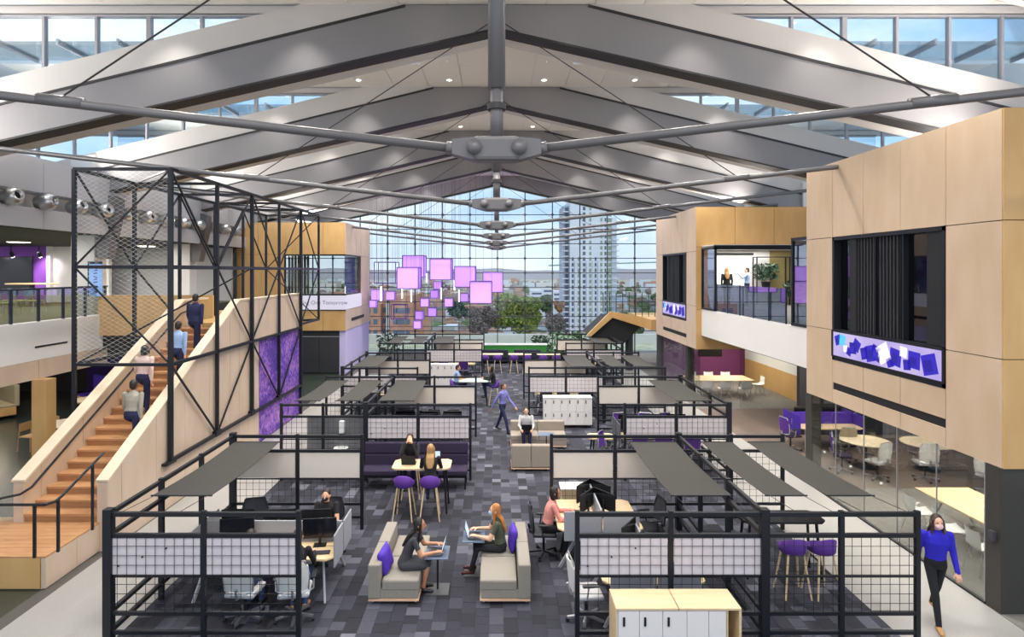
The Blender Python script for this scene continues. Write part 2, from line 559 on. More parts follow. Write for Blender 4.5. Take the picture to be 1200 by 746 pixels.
# ---- panelled pods
SEAM = mat('seam_brown', '#6b5743', .8)
def xpanels(parent, X, t, rects, m, name='wood_panel'):
    """panels on a wall parallel to the hall axis; rects = (d0, d1, z0, z1)"""
    for d0, d1, z0, z1 in rects:
        MB().box(X, d0 + .008, z0 + .008, X + t, d1 - .008, z1 - .008).build(name, m, parent)
def ypanels(parent, D, t, rects, m, name='wood_panel'):
    for x0, x1, z0, z1 in rects:
        MB().box(x0 + .008, D, z0 + .008, x1 - .008, D + t, z1 - .008).build(name, m, parent)
ZB, ZT = 2.36, 8.2
BLIND = mat('black_blind', '#26272c', .6)
GLASSD = glass('dark_glass', '#8f979c', .25)
def hall_pod(name, df, side, mpan, X=8.17, room=True):
    """df = front depth; hall face at side*X; windows with black slats, gap for the screen, slot"""
    w = struct(name)
    xs_ = side * X
    xo = side * (X + .25)
    ds = [df + 1.22 * k for k in range(6)]
    core = MB()
    core.box(xs_ + side * .03, ds[0], ZB, xo, ds[1], ZT).box(xs_ + side * .03, ds[4], ZB, xo, ds[5], ZT)
    core.box(xs_ + side * .03, ds[1], ZB, xo, ds[4], 3.42).box(xs_ + side * .03, ds[1], 6.38, xo, ds[4], ZT)
    core.box(xo, ds[0], ZT - .2, side * (X + 6), ds[5], ZT)
    core.box(xo, ds[0] + .02, ZB, side * (X + 6), ds[5], ZB + .2)
    core.build('core', SEAM, w)
    r = []
    for k in range(5):
        r.append((ds[k], ds[k + 1], 6.38, ZT))
        if k in (0, 4):
            r += [(ds[k], ds[k + 1], 4.13, 6.38), (ds[k], ds[k + 1], ZB, 4.13)]
        else:
            r += [(ds[k], ds[k + 1], 2.86, 3.42), (ds[k], ds[k + 1], ZB, 2.7)]
    xpanels(w, xs_, side * .03, r, mpan)
    MB().box(xs_ + side * .025, ds[1], 2.7, xs_ + side * .06, ds[4], 2.86).build('air_slot', BLACKR, w)
    # window: black frame, blind slats, glass, dark room behind
    fr = MB()
    for a, b, c, e in ((ds[1], ds[4], 6.3, 6.38), (ds[1], ds[4], 4.08, 4.16), (ds[1], ds[1] + .08, 3.42, 6.38), (ds[4] - .08, ds[4], 3.42, 6.38), (ds[1], ds[4], 3.42, 3.5)):
        fr.box(xs_ - side * .01, a, c, xs_ + side * .2, b, e)
    for q in (.34, .56):
        dd = ds[1] + q * 3.66
        fr.box(xs_ + side * .05, dd - .04, 4.16, xs_ + side * .2, dd + .04, 6.3)
    fr.build('window_frame', BLACK, w)
    MB().box(xs_ + side * .16, ds[1] + .08, 4.16, xs_ + side * .17, ds[4] - .08, 6.3).build('pane', GLASSD, w)
    for q in range(14):
        dd = ds[1] + 1.25 + q * .11
        MB().box(xs_ + side * .05, dd, 4.17, xs_ + side * .13, dd + .05, 6.29).build('blind_slat', BLIND, w)
    MB().box(xs_ + side * .02, ds[1] + .09, 4.17, xs_ + side * .1, ds[1] + .5, 6.29).build('blind_panel', BLACKR, w)
    MB().box(xs_ + side * .02, ds[3] + .3, 4.17, xs_ + side * .1, ds[3] + .55, 6.29).build('blind_panel', BLACKR, w)
    if not room:
        return w
    bk = MB().box(side * (X + 2.2), ds[0], 3.9, side * (X + 2.3), ds[5], 6.6)
    bk.build('room_back', mat('room_olive', '#8a8152', .7), w)
    slab(w, 'room_floor', CARPD, xo, ds[1], 3.4, side * (X + 2.2), ds[4], 3.95)
    return w
SCR = bpy.data.materials.new('cube_video_screen')
SCR.use_nodes = True
t_ = SCR.node_tree
b_ = t_.nodes['Principled BSDF']
g_ = N(t_, 'ShaderNodeTexCoord')
m_ = N(t_, 'ShaderNodeMapping')
m_.inputs['Scale'].default_value = (1, 1.0, 1.0)
t_.links.new(g_.outputs['Object'], m_.inputs[0])
gr = N(t_, 'ShaderNodeTexNoise'); gr.inputs['Scale'].default_value = .8
t_.links.new(m_.outputs[0], gr.inputs['Vector'])
rr = ramp(t_, [(.35, lin('#b7a4ee')), (.65, lin('#d9ccf8'))])
t_.links.new(gr.outputs['Fac'], rr.inputs[0])
t_.links.new(rr.outputs[0], b_.inputs['Emission Color'])
b_.inputs['Emission Strength'].default_value = .55
b_.inputs['Base Color'].default_value = (.02, .02, .03, 1)
CUBE_COL = [emat('screen_blue', '#2c1cae', .8, '#05050a'), emat('screen_deep_blue', '#1d1290', .8, '#05050a'), emat('screen_pale', '#e6ddfa', .9, '#05050a'), emat('screen_teal', '#4fb5d8', .9, '#05050a')]
def led_screen(X, side, d0, d1, label):
    t = thing('led_screen', label, 'screen', (side * X, (d0 + d1) / 2, 3.5))
    hw = (d1 - d0) / 2
    MB().box(-side * .03, -hw, 0, side * .05, hw, .64).build('bezel', BLACK, t)
    MB().box(-side * .036, -hw + .06, .04, -side * .03, hw - .1, .6).build('display', SCR, t)
    rnd = random.Random(3)
    # flat picture of tumbling cubes: two-tone squares on the display
    spots = [(-.86, .3, .3, 0), (-.62, .32, .26, 0), (-.5, .2, .16, 1), (-.44, .44, .16, 2), (-.3, .3, .27, 0), (-.2, .16, .16, 1), (-.08, .33, .3, 2), (.06, .3, .24, 1), (.17, .27, .27, 0), (.3, .24, .2, 1), (.47, .38, .2, 0), (.55, .3, .2, 1), (.64, .2, .14, 0), (.72, .25, .12, 2), (.8, .43, .2, 3), (.9, .42, .18, 0)]
    for u, z, r, c in spots:
        r *= 1.3
        cy = -u * -hw
        a0 = rnd.uniform(-.5, .5)
        def sq(scale, dx, dz):
            return [(-(hw - .12) * -u * 1 + dx + r * scale * .7 * math.cos(a0 + math.pi / 4 + k * math.pi / 2), min(max(z + dz + r * scale * .7 * math.sin(a0 + math.pi / 4 + k * math.pi / 2), .05), .59)) for k in range(4)]
        MB().prism_x(sq(1, 0, 0), -side * .0362, -side * .0375).build('picture_cube', CUBE_COL[c], t)
        MB().prism_x(sq(.55, .03, -.03), -side * .0376, -side * .038).build('picture_cube', CUBE_COL[1 if c == 0 else (0 if c == 1 else c)], t)
    return t
DN = 9.65
pod1 = hall_pod('wall_right_front_pod', DN, 1, BIRCH)
fr = []
for k in range(4):
    a = 8.17 + 1.22 * k
    fr += [(a, a + 1.22, 6.38, ZT), (a, a + 1.22, 4.13, 6.38), (a, a + 1.22, ZB, 4.13)]
MB().box(8.2, DN + .02, ZB, 13.1, DN + .2, ZT).build('core', SEAM, pod1)
ypanels(pod1, DN - .02, .04, fr, BIRCH2)
MB().box(8.22, 15.55, ZB, 13, 15.74, ZT).build('core', SEAM, pod1)
led_screen(8.17, 1, DN + 1.22, DN + 4.88, 'wide video screen of tumbling blue cubes set below the black slatted window')
DF = 24.5
pod2 = hall_pod('wall_right_back_pod', DF, 1, BIRCHP, room=False)
led_screen(8.17, 1, DF + 1.22, DF + 4.88, 'small far video screen with purple picture on the wooden pod past the balcony')
fr = [(8.17, 9.77, 6.56, ZT), (9.77, 11.37, 6.56, ZT), (11.37, 12.97, 6.56, ZT), (12.97, 14.57, 6.56, ZT)]
MB().box(8.2, DF + .02, 6.56, 14.6, DF + .2, ZT).build('core', SEAM, pod2)
MB().box(8.2, DF + .02, ZB, 14.6, DF + .2, 4.0).build('core', SEAM, pod2)
ypanels(pod2, DF - .02, .04, fr + [(8.17, 8.42, 4.0, 6.56)], BIRCH2)
ypanels(pod2, DF - .02, .04, [(8.17, 14.5, ZB, 4.0)], BIRCH2)
# left pod (over the dark kitchen), window and ticker wrap the corner
DL = 32.2
pod3 = struct('wall_left_pod')
XL = -8.17
core = MB().box(XL - .03, DL + .03, ZB, XL - .25, DL + 6.1, 3.5).box(XL - .03, DL + .03, 6.47, XL - .25, DL + 6.1, ZT).box(XL - .03, DL + 3.4, 3.5, XL - .25, DL + 6.1, 6.47)
core.box(XL - .25, DL + .03, 6.47, -14, DL + .25, ZT).box(XL - .25, DL + .03, ZB, -14, DL + .25, 3.5).box(-11.45, DL + .03, 3.5, -14, DL + .25, 6.47)
core.box(XL - .25, DL + .25, ZB, -14, DL + 6.1, ZB + .2).box(XL - .25, DL + .25, ZT - .2, -14, DL + 6.1, ZT)
core.build('core', SEAM, pod3)
ypanels(pod3, DL - .02, .05, [(a, a + 1.17, 6.47, ZT) for a in (-9.34, -10.51, -11.68, -12.85, -14.02)] + [(a, a + 1.17, ZB, 3.5) for a in (-9.34, -10.51, -11.68, -12.85, -14.02)]
        + [(-12.68, -11.45, 3.5, 6.47), (-14.0, -12.68, 3.5, 6.47)], BIRCH2)
xpanels(pod3, XL - .02, .05, [(DL + k * 1.22, DL + (k + 1) * 1.22, 6.47, ZT) for k in range(5)] + [(DL + k * 1.22, DL + (k + 1) * 1.22, ZB, 3.5) for k in range(5)]
        + [(DL + k * 1.22, DL + (k + 1) * 1.22, 3.5, 6.47) for k in (3, 4)], BIRCHP)
MB().box(XL + .03, DL + 1.3, 2.78, XL + .05, DL + 4.4, 2.95).build('air_slot', BLACKR, pod3)
fr = MB().box(-11.45, DL, 6.4, XL, DL + .1, 6.47).box(-11.45, DL, 4.27, XL, DL + .1, 4.34).box(-11.45, DL, 4.3, -11.38, DL + .1, 6.47)
fr.box(XL - .1, DL, 6.4, XL, DL + 3.66, 6.47).box(XL - .1, DL, 4.27, XL, DL + 3.66, 4.34).box(XL - .1, DL + 3.6, 4.3, XL, DL + 3.66, 6.47)
fr.box(-9.95, DL + .02, 4.3, -9.9, DL + .1, 6.47)
fr.build('window_frame', BLACK, pod3)
for a, b in ((-11.4, -9.95), (-9.9, XL - .05)):
    MB().box(a, DL + .05, 4.34, b, DL + .06, 6.4).build('pane', GLASSG, pod3)
MB().box(XL - .06, DL + .05, 4.34, XL - .05, DL + 3.6, 6.4).build('pane', GLASSG, pod3)
CURT = mat('blue_violet_curtain', '#3b35b0', .8, var=.3, vs=3)
for k in range(9):
    MB().box(XL - .35, DL + 1.3 + k * .25, 4.34, XL - .27, DL + 1.3 + k * .25 + .16, 6.4).build('curtain_fold', CURT, pod3)
for k in range(7):
    MB().box(-11.35 + k * .17, DL + .3, 4.34, -11.35 + k * .17 + .11, DL + .38, 6.4).build('curtain_fold', mat('curtain_dark', '#4d453f', .8), pod3)
TICK = emat('ticker_white', '#efeafc', .5, '#20202a')
tk = thing('ticker_screen', 'long white ticker screen with grey lettering wrapping the corner of the wooden pod', 'screen', (XL, DL, 3.5))
MB().box(-3.2, -.06, 0, .03, .0, .76).build('display', TICK, tk)
MB().box(.0, -.06, 0, .06, 3.66, .76).build('display', TICK, tk)
MB().box(-3.22, -.05, -.05, .05, .0, 0).build('bezel', BLACK, tk)
MB().box(-3.22, -.05, .76, .05, .0, .8).build('bezel', BLACK, tk)
o = link('lettering', text_mesh('ing  Bring One Tomorrow', .3, mat('ticker_grey', '#6f6a88', .6)), tk)
o.location = (-1.45, -.066, .37)
o.rotation_euler = (math.pi / 2, 0, 0)
# dark kitchen below the left pod
kw = struct('wall_left_kitchen')
MB().box(-14, DL + .15, 0, -8.5, DL + .3, ZB).build('wall_slab', DARKW, kw)
for k in range(4):
    MB().box(-12.9 + k * 1.1, DL + .1, .1, -12.9 + k * 1.1 + 1.08, DL + .15, 2.0).build('cabinet_front', mat('charcoal_front', '#303136', .5), kw)
MB().box(-14, DL + .08, 2.02, -8.5, DL + .16, 2.05).build('trim_line', CHROME, kw)
MB().box(-8.5, DL + .1, 0, -8.17, DL + 6, ZB).build('wall_slab', mat('purple_lit_wall', '#c4bbe6', .7), kw)  # lavender tone stands for purple light falling on this side

# ---- left side: mezzanine slab, fascia, upper wall, columns
ml = struct('wall_left')
slab(ml, 'mezzanine_slab', DARKV, -30, 2, 2.6, -13.6, 42, 4.0)
MZF = mat('mezzanine_carpet', '#5c5a50', .95, var=.4, vs=1.2, c2='#60663f')
slab(ml, 'mezzanine_floor', MZF, -30, 2, 4.0, -13.6, 42, 4.02)
MB().box(-13.6, 2, 2.96, -13.45, 20.4, 4.08).build('fascia', WHITE, ml)
for k in range(12):
    MB().box(-13.62, 2 + k * 1.55 + .01, 2.41, -13.42, 2 + k * 1.55 + 1.54, 2.95).build('wood_panel', BIRCHP, ml)
for a in (11.6, 17.4):
    MB().box(-13.46, a, 3.32, -13.43, a + 1.3, 3.37).build('air_slot', BLACKR, ml)
# wall above the mezzanine opening with horizontal joints
for k in range(13):
    a = 8 + k * 2.45
    MB().box(-13.65, a + .01, 6.82, -13.5, a + 2.44, 7.4).build('wall_panel', GREYW, ml)
    MB().box(-13.65, a + .01, 7.88, -13.5, a + 2.44, 8.9).build('wall_panel', GREYW, ml)
    MB().box(-14.1, a, 7.4, -14.0, a + 2.45, 7.88).build('niche_back', WHITE, ml)  # white back stands for the brightness of a lit recess
MB().box(-30, 2, 6.8, -13.66, 42, 6.95).build('mezzanine_ceiling', mat('dark_ceiling', '#1d1d1f', .8), ml)
MB().box(-14.0, 8, 7.86, -13.66, 40, 8.9).build('wall_slab', GREYW, ml)
MB().box(-14.0, 8, 6.95, -13.66, 40, 7.42).build('wall_slab', GREYW, ml)
def nozzle():
    t = thing('air_nozzle', 'x', 'air nozzle')
    MB().lathe([(.2, -.35), (.24, -.1), (.24, .05), (.17, .17), (.12, .2), (.12, .05), (.02, .05)], n=16).build('housing', CHROME, t, True)
    MB().cyl((0, 0, .03), (0, 0, .08), .11, n=14).build('throat', BLACKR, t)
    for c in t.children:
        c.rotation_euler = (0, math.radians(80), 0)
    return t
for k in range(13):
    place('air_nozzle', nozzle, 'round metal air jet nozzle in the lit niche of the grey upper wall', 'air nozzle', (-13.28, 15.15 + k * 1.29, 7.63), random.uniform(-.3, .1), 'air jet nozzles along the upper wall')
COLM = mat('column_white', '#dad8d6', .6)
for d in DZ[1:5]:
    c = struct('wall_column')
    MB().box(-14.75, d - .15, 4.0, -13.95, d + .5, 9.6).build('column_shaft', COLM, c)
    MB().prism_y([(-13.9, 6.0), (-13.55, 6.0), (-13.2, 7.6), (-13.2, 8.1), (-13.9, 8.35)], d - .1, d + .35).build('beam_bracket', STEELD, c)
    c2 = struct('wall_column')
    MB().box(13.95, d - .15, 4.0, 14.75, d + .5, 9.6).build('column_shaft', COLM, c2)
# stage end on the left mezzanine
st = struct('wall_left_stage')
MB().box(-23.4, 29.9, 4.0, -19.4, 30.1, 6.8).build('wall_slab', WHITE, st)
MB().box(-30, 29.8, 4.0, -22.3, 29.9, 6.8).build('purple_wall', mat('purple_wall', '#8a4fb0', .7, var=.1, vs=1), st)  # purple light on the stage wall is put into its colour
MB().box(-24, 31.5, 4.0, -14, 31.7, 6.8).build('wall_slab', GREYW, st)
MB().box(-22.4, 29.7, 4.0, -22.2, 32, 6.8).build('wall_slab', WHITE, st)
# clerestory gap side closing walls
rw = struct('wall_right')
slab(rw, 'mezzanine_slab', DARKV, 8.45, 15.8, 2.9, 20, 24.5, 4.0)
MB().box(8.4, 15.8, 2.93, 8.46, DF, 4.02).build('parapet', WHITE, rw)
MB().box(14.3, 8, 4.0, 14.5, 40, 6.9).build('wall_slab', WHITE, rw)
# landing bridge between stair and left mezzanine
lb = struct('floor_landing')
MB().box(-13.6, 20.3, 3.4, -9.6, 24.2, 3.98).build('bridge_slab', BIRCH2, lb)
MB().box(-9.6, 18.3, 3.6, -7.92, 24.2, 3.98).build('bridge_slab', BIRCH2, lb)
for k in range(3):
    MB().box(-13.5 + k * 1.3, 20.24, 3.38, -13.5 + k * 1.3 + 1.29, 20.3, 4.75).build('guard_panel', BIRCH2, lb)
# ================================================================ hall lamps and added fill lights
def lamp(kind, loc, energy, size=.1, rot=(0, 0, 0), color=(1, .95, .89), sy=None, spot=None):
    d = bpy.data.lights.new('lamp', kind)
    d.energy = energy
    d.color = color
    if kind == 'AREA':
        d.size = size
        if sy:
            d.shape = 'RECTANGLE'; d.size_y = sy
    else:
        d.shadow_soft_size = size
    if spot:
        d.spot_size = math.radians(spot); d.spot_blend = .8
    o = bpy.data.objects.new('lamp', d)
    COL.objects.link(o)
    o.location = loc
    o.rotation_euler = rot
    return o
for i in range(5):
    for x in (-1.6, 1.6):
        lamp('SPOT', (x, DZ[i] + 3.9, ZC - .06), 850, .12, spot=125)
    for x in (-7.7, -4.65, -1.6, 1.6, 4.65, 7.7):
        lamp('SPOT', (x, DZ[i] + 5.7, ZC - .06), 170, .12, spot=86)
    for x in (-7.7, -4.65, 4.65, 7.7):
        lamp('SPOT', (x, DZ[i] + 2.4, zlow(x) - .08), 480, .12, spot=140)  # spots without fixtures, added to brighten the side fascia
# unseen spots added behind the camera for frontal fill
for x in (-7.0, -3.5, 0, 3.5, 7.0):
    lamp('SPOT', (x, 3.0, ZC - .06), 750, .3, spot=150)
# unseen area lights added on pod roofs and wall ledges to brighten the white roof
ROOF_FILL = [(11.2, 12.7, 8.35), (11.2, 27.5, 8.35), (-11.2, 35.3, 8.35), (-13.75, 12.0, 9.0), (-13.75, 18.0, 9.0), (-13.75, 24.0, 9.0), (-13.75, 30.5, 9.0)]
for p in ROOF_FILL:
    q = (math.pi, math.radians(-46 if p[0] > 0 else 46), 0)
    lamp('AREA', p, 270, .5, q, sy=4.5)

# ================================================================ staircase
sc = thing('staircase', 'birch clad staircase with oak treads climbing to the mezzanine', 'stairs')
X0, X1 = -9.38, -7.92
RISE, RUN, D0 = .165, .3, 11.87
nst = 20
for k in range(1, nst + 1):
    z = .58 + RISE * k
    d = D0 + RUN * (k - 1)
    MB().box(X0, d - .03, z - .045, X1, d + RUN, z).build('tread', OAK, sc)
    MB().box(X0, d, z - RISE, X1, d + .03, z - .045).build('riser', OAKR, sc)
def bal(x0, x1, dend, zflat):
    top = lambda d: min(1.42 + .53 * (d - D0), zflat)
    df = D0 + (zflat - 1.42) / .53
    b = []
    step = 1.22
    return top, df
ZF = 4.71
DFL = D0 + (ZF - 1.42) / .53
def top(d): return min(1.42 + .545 * (d - D0), ZF)
DFL = D0 + (ZF - 1.42) / .545
# outer (hall side) wall: panels with joints
xo, xi = -7.72, X1
ds = [D0, 12.3, 13.55, 14.8, 16.05, 17.3, DFL, 19.4]
for a, b in zip(ds[:-1], ds[1:]):
    MB().prism_x([(a + .006, 0), (b - .006, 0), (b - .006, top(b) - .05), (a + .006, top(a) - .05)], xo - .03, xo).build('side_panel', BIRCHP, sc)
MB().prism_x([(19.4, 3.34), (23.4, 3.34), (23.4, ZF - .05), (19.4, ZF - .05)], xo - .03, xo).build('side_panel', BIRCHP, sc)
MB().prism_x([(D0, 0), (19.4, 0), (23.4, 0), (23.4, ZF - .05), (DFL, ZF - .05), (D0, top(D0) - .05)], xi + .03, xo - .032).build('wall_core', BIRCHP, sc)
MB().prism_x([(D0, .4), (DFL, 3.6), (23.4, 3.6), (23.4, ZF - .05), (DFL, ZF - .05), (D0, top(D0) - .05)], xi, xi + .03).build('side_panel', BIRCH, sc)
MB().prism_x([(D0 - .03, top(D0) - .05), (DFL, ZF - .05), (23.4, ZF - .05), (23.4, ZF), (DFL, ZF), (D0 - .03, top(D0))], xi - .03, xo + .02).build('capping', BIRCHEDGE, sc)
MB().box(xi, D0 - .03, 0, xo, D0, top(D0) - .04).build('end_panel', BIRCHP, sc)
# inner wall
MB().prism_x([(D0, .0), (19.0, .0), (19.0, ZF - .05), (DFL, ZF - .05), (D0, top(D0) - .05)], X0 - .2, X0 - .03).build('wall_core', BIRCHP, sc)
for a, b in zip(ds[:-2], ds[1:-1]):
    MB().prism_x([(a + .006, .3), (b - .006, .3), (b - .006, top(b) - .05), (a + .006, top(a) - .05)], X0 - .03, X0).build('side_panel', BIRCH, sc)
MB().prism_x([(D0 - .03, top(D0) - .05), (DFL, ZF - .05), (19.4, ZF - .05), (19.4, ZF), (DFL, ZF), (D0 - .03, top(D0))], X0 - .24, X0 + .03).build('capping', BIRCHEDGE, sc)
MB().box(X0 - .2, D0 - .03, 0, X0, D0, top(D0) - .04).build('end_panel', BIRCHP, sc)
# platform at the foot
MB().box(-13.2, 10.45, 0, -7.95, D0 + .3, .55).build('platform_core', BIRCH, sc)
for k in range(4):
    MB().box(-13.2 + k * 1.31, 10.42, .02, -13.2 + k * 1.31 + 1.3, 10.45, .55).build('platform_panel', BIRCH2, sc)
for a, b in ((10.42, 11.2), (11.2, D0)):
    MB().box(-7.95, a + .005, .02, -7.87, b - .005, .55).build('platform_panel', BIRCHP, sc)
for k in range(9):
    MB().box(-13.2, 10.42 + k * .165 + .003, .55, -7.87, 10.42 + (k + 1) * .165 - .003, .58).build('platform_board', OAK, sc)
# wall handrail on the inner wall
hr = MB().tube([(X0 + .07, D0 - .2, 1.2), (X0 + .07, D0 + .1, 1.24), (X0 + .07, DFL - .3, 1.24 + .545 * (DFL - .3 - D0 - .1)), (X0 + .07, 18.9, 4.5)], .024)
hr.tube([(X0 + .07, D0 - .2, 1.2), (X0 - .6, D0 - .9, 1.2), (X0 - 2.4, D0 - .9, 1.2)], .024)
h = hr.build('handrail', BLACK, sc)
for k in range(6):
    d = D0 + .4 + k * 1.05
    MB().cyl((X0, d, 1.24 + .545 * (d - D0 - .1) - .06), (X0 + .07, d, 1.24 + .545 * (d - D0 - .1)), .014).build('bracket', BLACK, h)
sr = thing('stair_railing', 'low black steel handrail on the edge of the stair platform', 'railing', (-7.8, 10.4, .58))
MB().tube([(-2.6, -.02, .92), (-.05, -.02, .92), (.02, .12, .92), (.02, .3, .96), (.02, 1.42, 1.38)], .025).build('handrail', BLACK, sr)
for x, d, z in ((-.23, -.02, .92), (.02, .2, .93), (.02, 1.1, 1.26), (-2.2, -.02, .92)):
    MB().box(x - .02, d - .02, 0, x + .02, d + .02, z).build('post', BLACK, sr)
# purple mural on the stair wall
mu = bpy.data.materials.new('purple_mural')
mu.use_nodes = True
t_ = mu.node_tree
b_ = t_.nodes['Principled BSDF']
g_ = N(t_, 'ShaderNodeNewGeometry')
m_ = N(t_, 'ShaderNodeMapping'); m_.inputs['Rotation'].default_value = (0, math.pi / 2, math.pi / 2)
t_.links.new(g_.outputs['Position'], m_.inputs[0])
br = N(t_, 'ShaderNodeTexBrick')
br.inputs['Scale'].default_value = 3.2
br.inputs['Color1'].default_value = (*lin('#4d2e9c'), 1); br.inputs['Color2'].default_value = (*lin('#8a5cc4'), 1); br.inputs['Mortar'].default_value = (*lin('#2c1c50'), 1)
br.inputs['Mortar Size'].default_value = .06
nz = N(t_, 'ShaderNodeTexNoise'); nz.inputs['Scale'].default_value = 1.1; nz.inputs['Detail'].default_value = 7
t_.links.new(g_.outputs['Position'], nz.inputs['Vector'])
vo = N(t_, 'ShaderNodeTexNoise'); vo.inputs['Scale'].default_value = 9; vo.inputs['Detail'].default_value = 3
t_.links.new(g_.outputs['Position'], vo.inputs['Vector'])
r1 = ramp(t_, [(.3, lin('#2c1a66')), (.48, lin('#5a36a8')), (.56, lin('#9b6cc8')), (.7, lin('#d99ad0'))])
sm = N(t_, 'ShaderNodeMath', operation='MULTIPLY_ADD'); sm.inputs[1].default_value = .5; 
t_.links.new(nz.outputs['Fac'], sm.inputs[0])
sv = N(t_, 'ShaderNodeMath', operation='MULTIPLY'); sv.inputs[1].default_value = .5
t_.links.new(vo.outputs['Fac'], sv.inputs[0]); t_.links.new(sv.outputs[0], sm.inputs[2])
t_.links.new(sm.outputs[0], r1.inputs[0])
mxx = N(t_, 'ShaderNodeMixRGB'); mxx.inputs[0].default_value = .3
t_.links.new(r1.outputs[0], mxx.inputs[1]); t_.links.new(br.outputs[0], mxx.inputs[2])
t_.links.new(m_.outputs[0], br.inputs['Vector'])
t_.links.new(mxx.outputs[0], b_.inputs['Base Color'])
b_.inputs['Roughness'].default_value = .8
mt = thing('wall_mural', 'purple and pink printed mural on the wall under the stair landing', 'mural', (xo + .003, 21.4, 0))
for k in range(3):
    MB().box(0, -2 + k * 1.334, .02, .012, -2 + (k + 1) * 1.334 - .004, 3.33).build('mural_panel', mu, mt)

# ================================================================ black lattice tower around the stair
lt = thing('steel_lattice', 'tall black steel lattice frame with cross bracing standing around the staircase', 'frame')
XR, XLt = -7.64, -9.9
pk = [14.0 + 2.33 * k for k in range(6)]
Z4, Z3, Z2, Z1 = 7.95, 5.66, 3.37, 1.12
def bars(name, lst, w=.075):
    for p, q in lst:
        MB().bar(p, q, w).build(name, BLACK, lt)
for k, d in enumerate(pk):
    zb = Z1 if k < 4 else (0.0 if k == 4 else 3.5)
    bars('post', [((XR, d, zb), (XR, d, Z4))], .095 if k % 2 == 0 else .08)
    bars('post', [((XLt, d, 0 if k == 0 else (Z2 if k < 2 else 4.0)), (XLt, d, Z4))], .08)
    bars('cross_bar', [((XLt, d, Z4), (XR, d, Z4))], .07)
    if k in (0, 5):
        bars('cross_bar', [((XLt, d, Z3), (XR, d, Z3))], .07)
    if k == 0:
        bars('cross_bar', [((XLt, d, Z2), (XR, d, Z2))], .07)
bars('chord', [((XR, pk[0], z), (XR, pk[-1], z)) for z in (Z4, Z3)] + [((XLt, pk[0], z), (XLt, pk[-1], z)) for z in (Z4, Z3)], .08)
bars('chord', [((XR, pk[0], Z2), (XR, pk[4], Z2)), ((XLt, pk[0], Z2), (XLt, pk[1], Z2)), ((XR, pk[0] - .05, Z1), (XR, pk[4], Z1)), ((XR, pk[4], 3.5), (XR, pk[5], 3.5)), ((XLt, pk[4], 3.5), (XR, pk[5], 3.5))], .08)
dg_ = []
for k in range(0, 5):
    up = k % 2 == 0
    a, b = (pk[k], pk[k + 1]) if up else (pk[k + 1], pk[k])
    for X in (XR, XLt):
        dg_.append(((X, a, Z4), (X, b, Z3)))
    dg_.append(((XR, b, Z3), (XR, a if not up else a, Z2 if k < 4 else 3.5)))
    if k < 4:
        dg_.append(((XR, a, Z2), (XR, b, Z1)))
dg_ += [((XLt, pk[1], Z3), (XLt, pk[2], 4.0))]
dg_ = [d for d in dg_ if not (d[0][2] == Z3 and d[0][0] == XR and d[1][1] in (pk[0],))]
bars('brace', dg_, .04)
bars('brace', [((XR, pk[0], Z4), (XLt, pk[0], Z3)), ((XLt, pk[0], Z3), (XR, pk[0], Z2)), ((XR, pk[5], Z4), (XLt, pk[5], Z3)), ((XLt, pk[5], Z3), (XR, pk[5], 3.5)), ((XLt, pk[0], Z2), (XR, pk[2], Z3))], .035)
for k in range(5):
    bars('brace', [((XLt, pk[k], Z4), (XR, pk[k + 1], Z4))] if k % 2 else [((XR, pk[k], Z4), (XLt, pk[k + 1], Z4))], .04)
MB().box(XR - .1, pk[0] - .25, Z1 - .06, XR + .06, pk[0] + .15, Z1 + .0).build('foot_plate', BLACK, lt)
for k in (1, 2, 3):
    MB().box(XR - .06, pk[k] - .15, Z1 - .05, XR + .05, pk[k] + .15, Z1 + .1).build('foot_plate', BLACK, lt)
net = MB()
def lattice_net(X0_, X1_, d0, d1, z0, z1, n, m):
    """fine stainless mesh: two sets of diagonal wires"""
    L = math.hypot(X1_ - X0_, d1 - d0)
    hz = z1 - z0
    step = L / n
    for sgn in (1, -1):
        u = -hz / .55
        while u < L + hz / .55:
            pts = []
            ua, ub = u, u + sgn * hz / .55
            # clip to 0..L
            def at(uu):
                f = uu / L
                return (X0_ + (X1_ - X0_) * f, d0 + (d1 - d0) * f, z0 + (uu - ua) / (ub - ua) * hz)
            lo, hi = max(0, min(ua, ub)), min(L, max(ua, ub))
            if hi - lo > .02:
                net.bar(at(lo), at(hi), .003)
            u += step
lattice_net(XLt, XR, pk[0], pk[0], Z2, Z4, 12, 0)
tag(net.build('wire_net', mat('pale_wire', '#d6d6d4', .5), lt), kind='stuff')

# ================================================================ left mezzanine railing, stage, seats
RG = glass('railing_glass', '#e6eef0', .1)
lr = thing('glass_railing', 'glass balustrade with dark posts on the edge of the stage mezzanine', 'railing', (-13.5, 0, 4.05))
BLUEST = mat('blue_grey_post', '#2a3346', .5, .2)
for k in range(9):
    d = 12.6 + k * 1.0
    MB().box(-.03, d - .03, 0, .03, d + .03, 1.0).build('post', BLUEST, lr)
    if k < 8:
        MB().box(-.006, d + .04, .06, .006, d + .96, .96).build('pane', RG, lr)
MB().box(-.035, 12.5, .96, .035, 20.7, 1.02).build('top_rail', BLUEST, lr)
sg = thing('stage_screen', 'large black projection screen on the purple lit stage wall', 'screen', (-24.6, 29.7, 5.0))
MB().box(-2.4, 0, -.35, 1.5, .06, 1.25).build('display', SCREENK, sg)
MB().box(-2.45, .02, -.4, 1.55, .1, -.35).box(-2.45, .02, 1.25, 1.55, .1, 1.3).build('bezel', BLACK, sg)
def lectern():
    t = thing('x', 'x', 'x')
    MB().box(-.06, -.06, 0, .06, .06, .95).build('post', PURPLED, t)
    MB().box(-.3, -.3, 0, .3, .3, .03).build('base', BLACK, t)
    MB().rbox(-1.0, -.3, .95, 1.0, .3, 1.02, .02).build('top', DESKW, t)
    return t
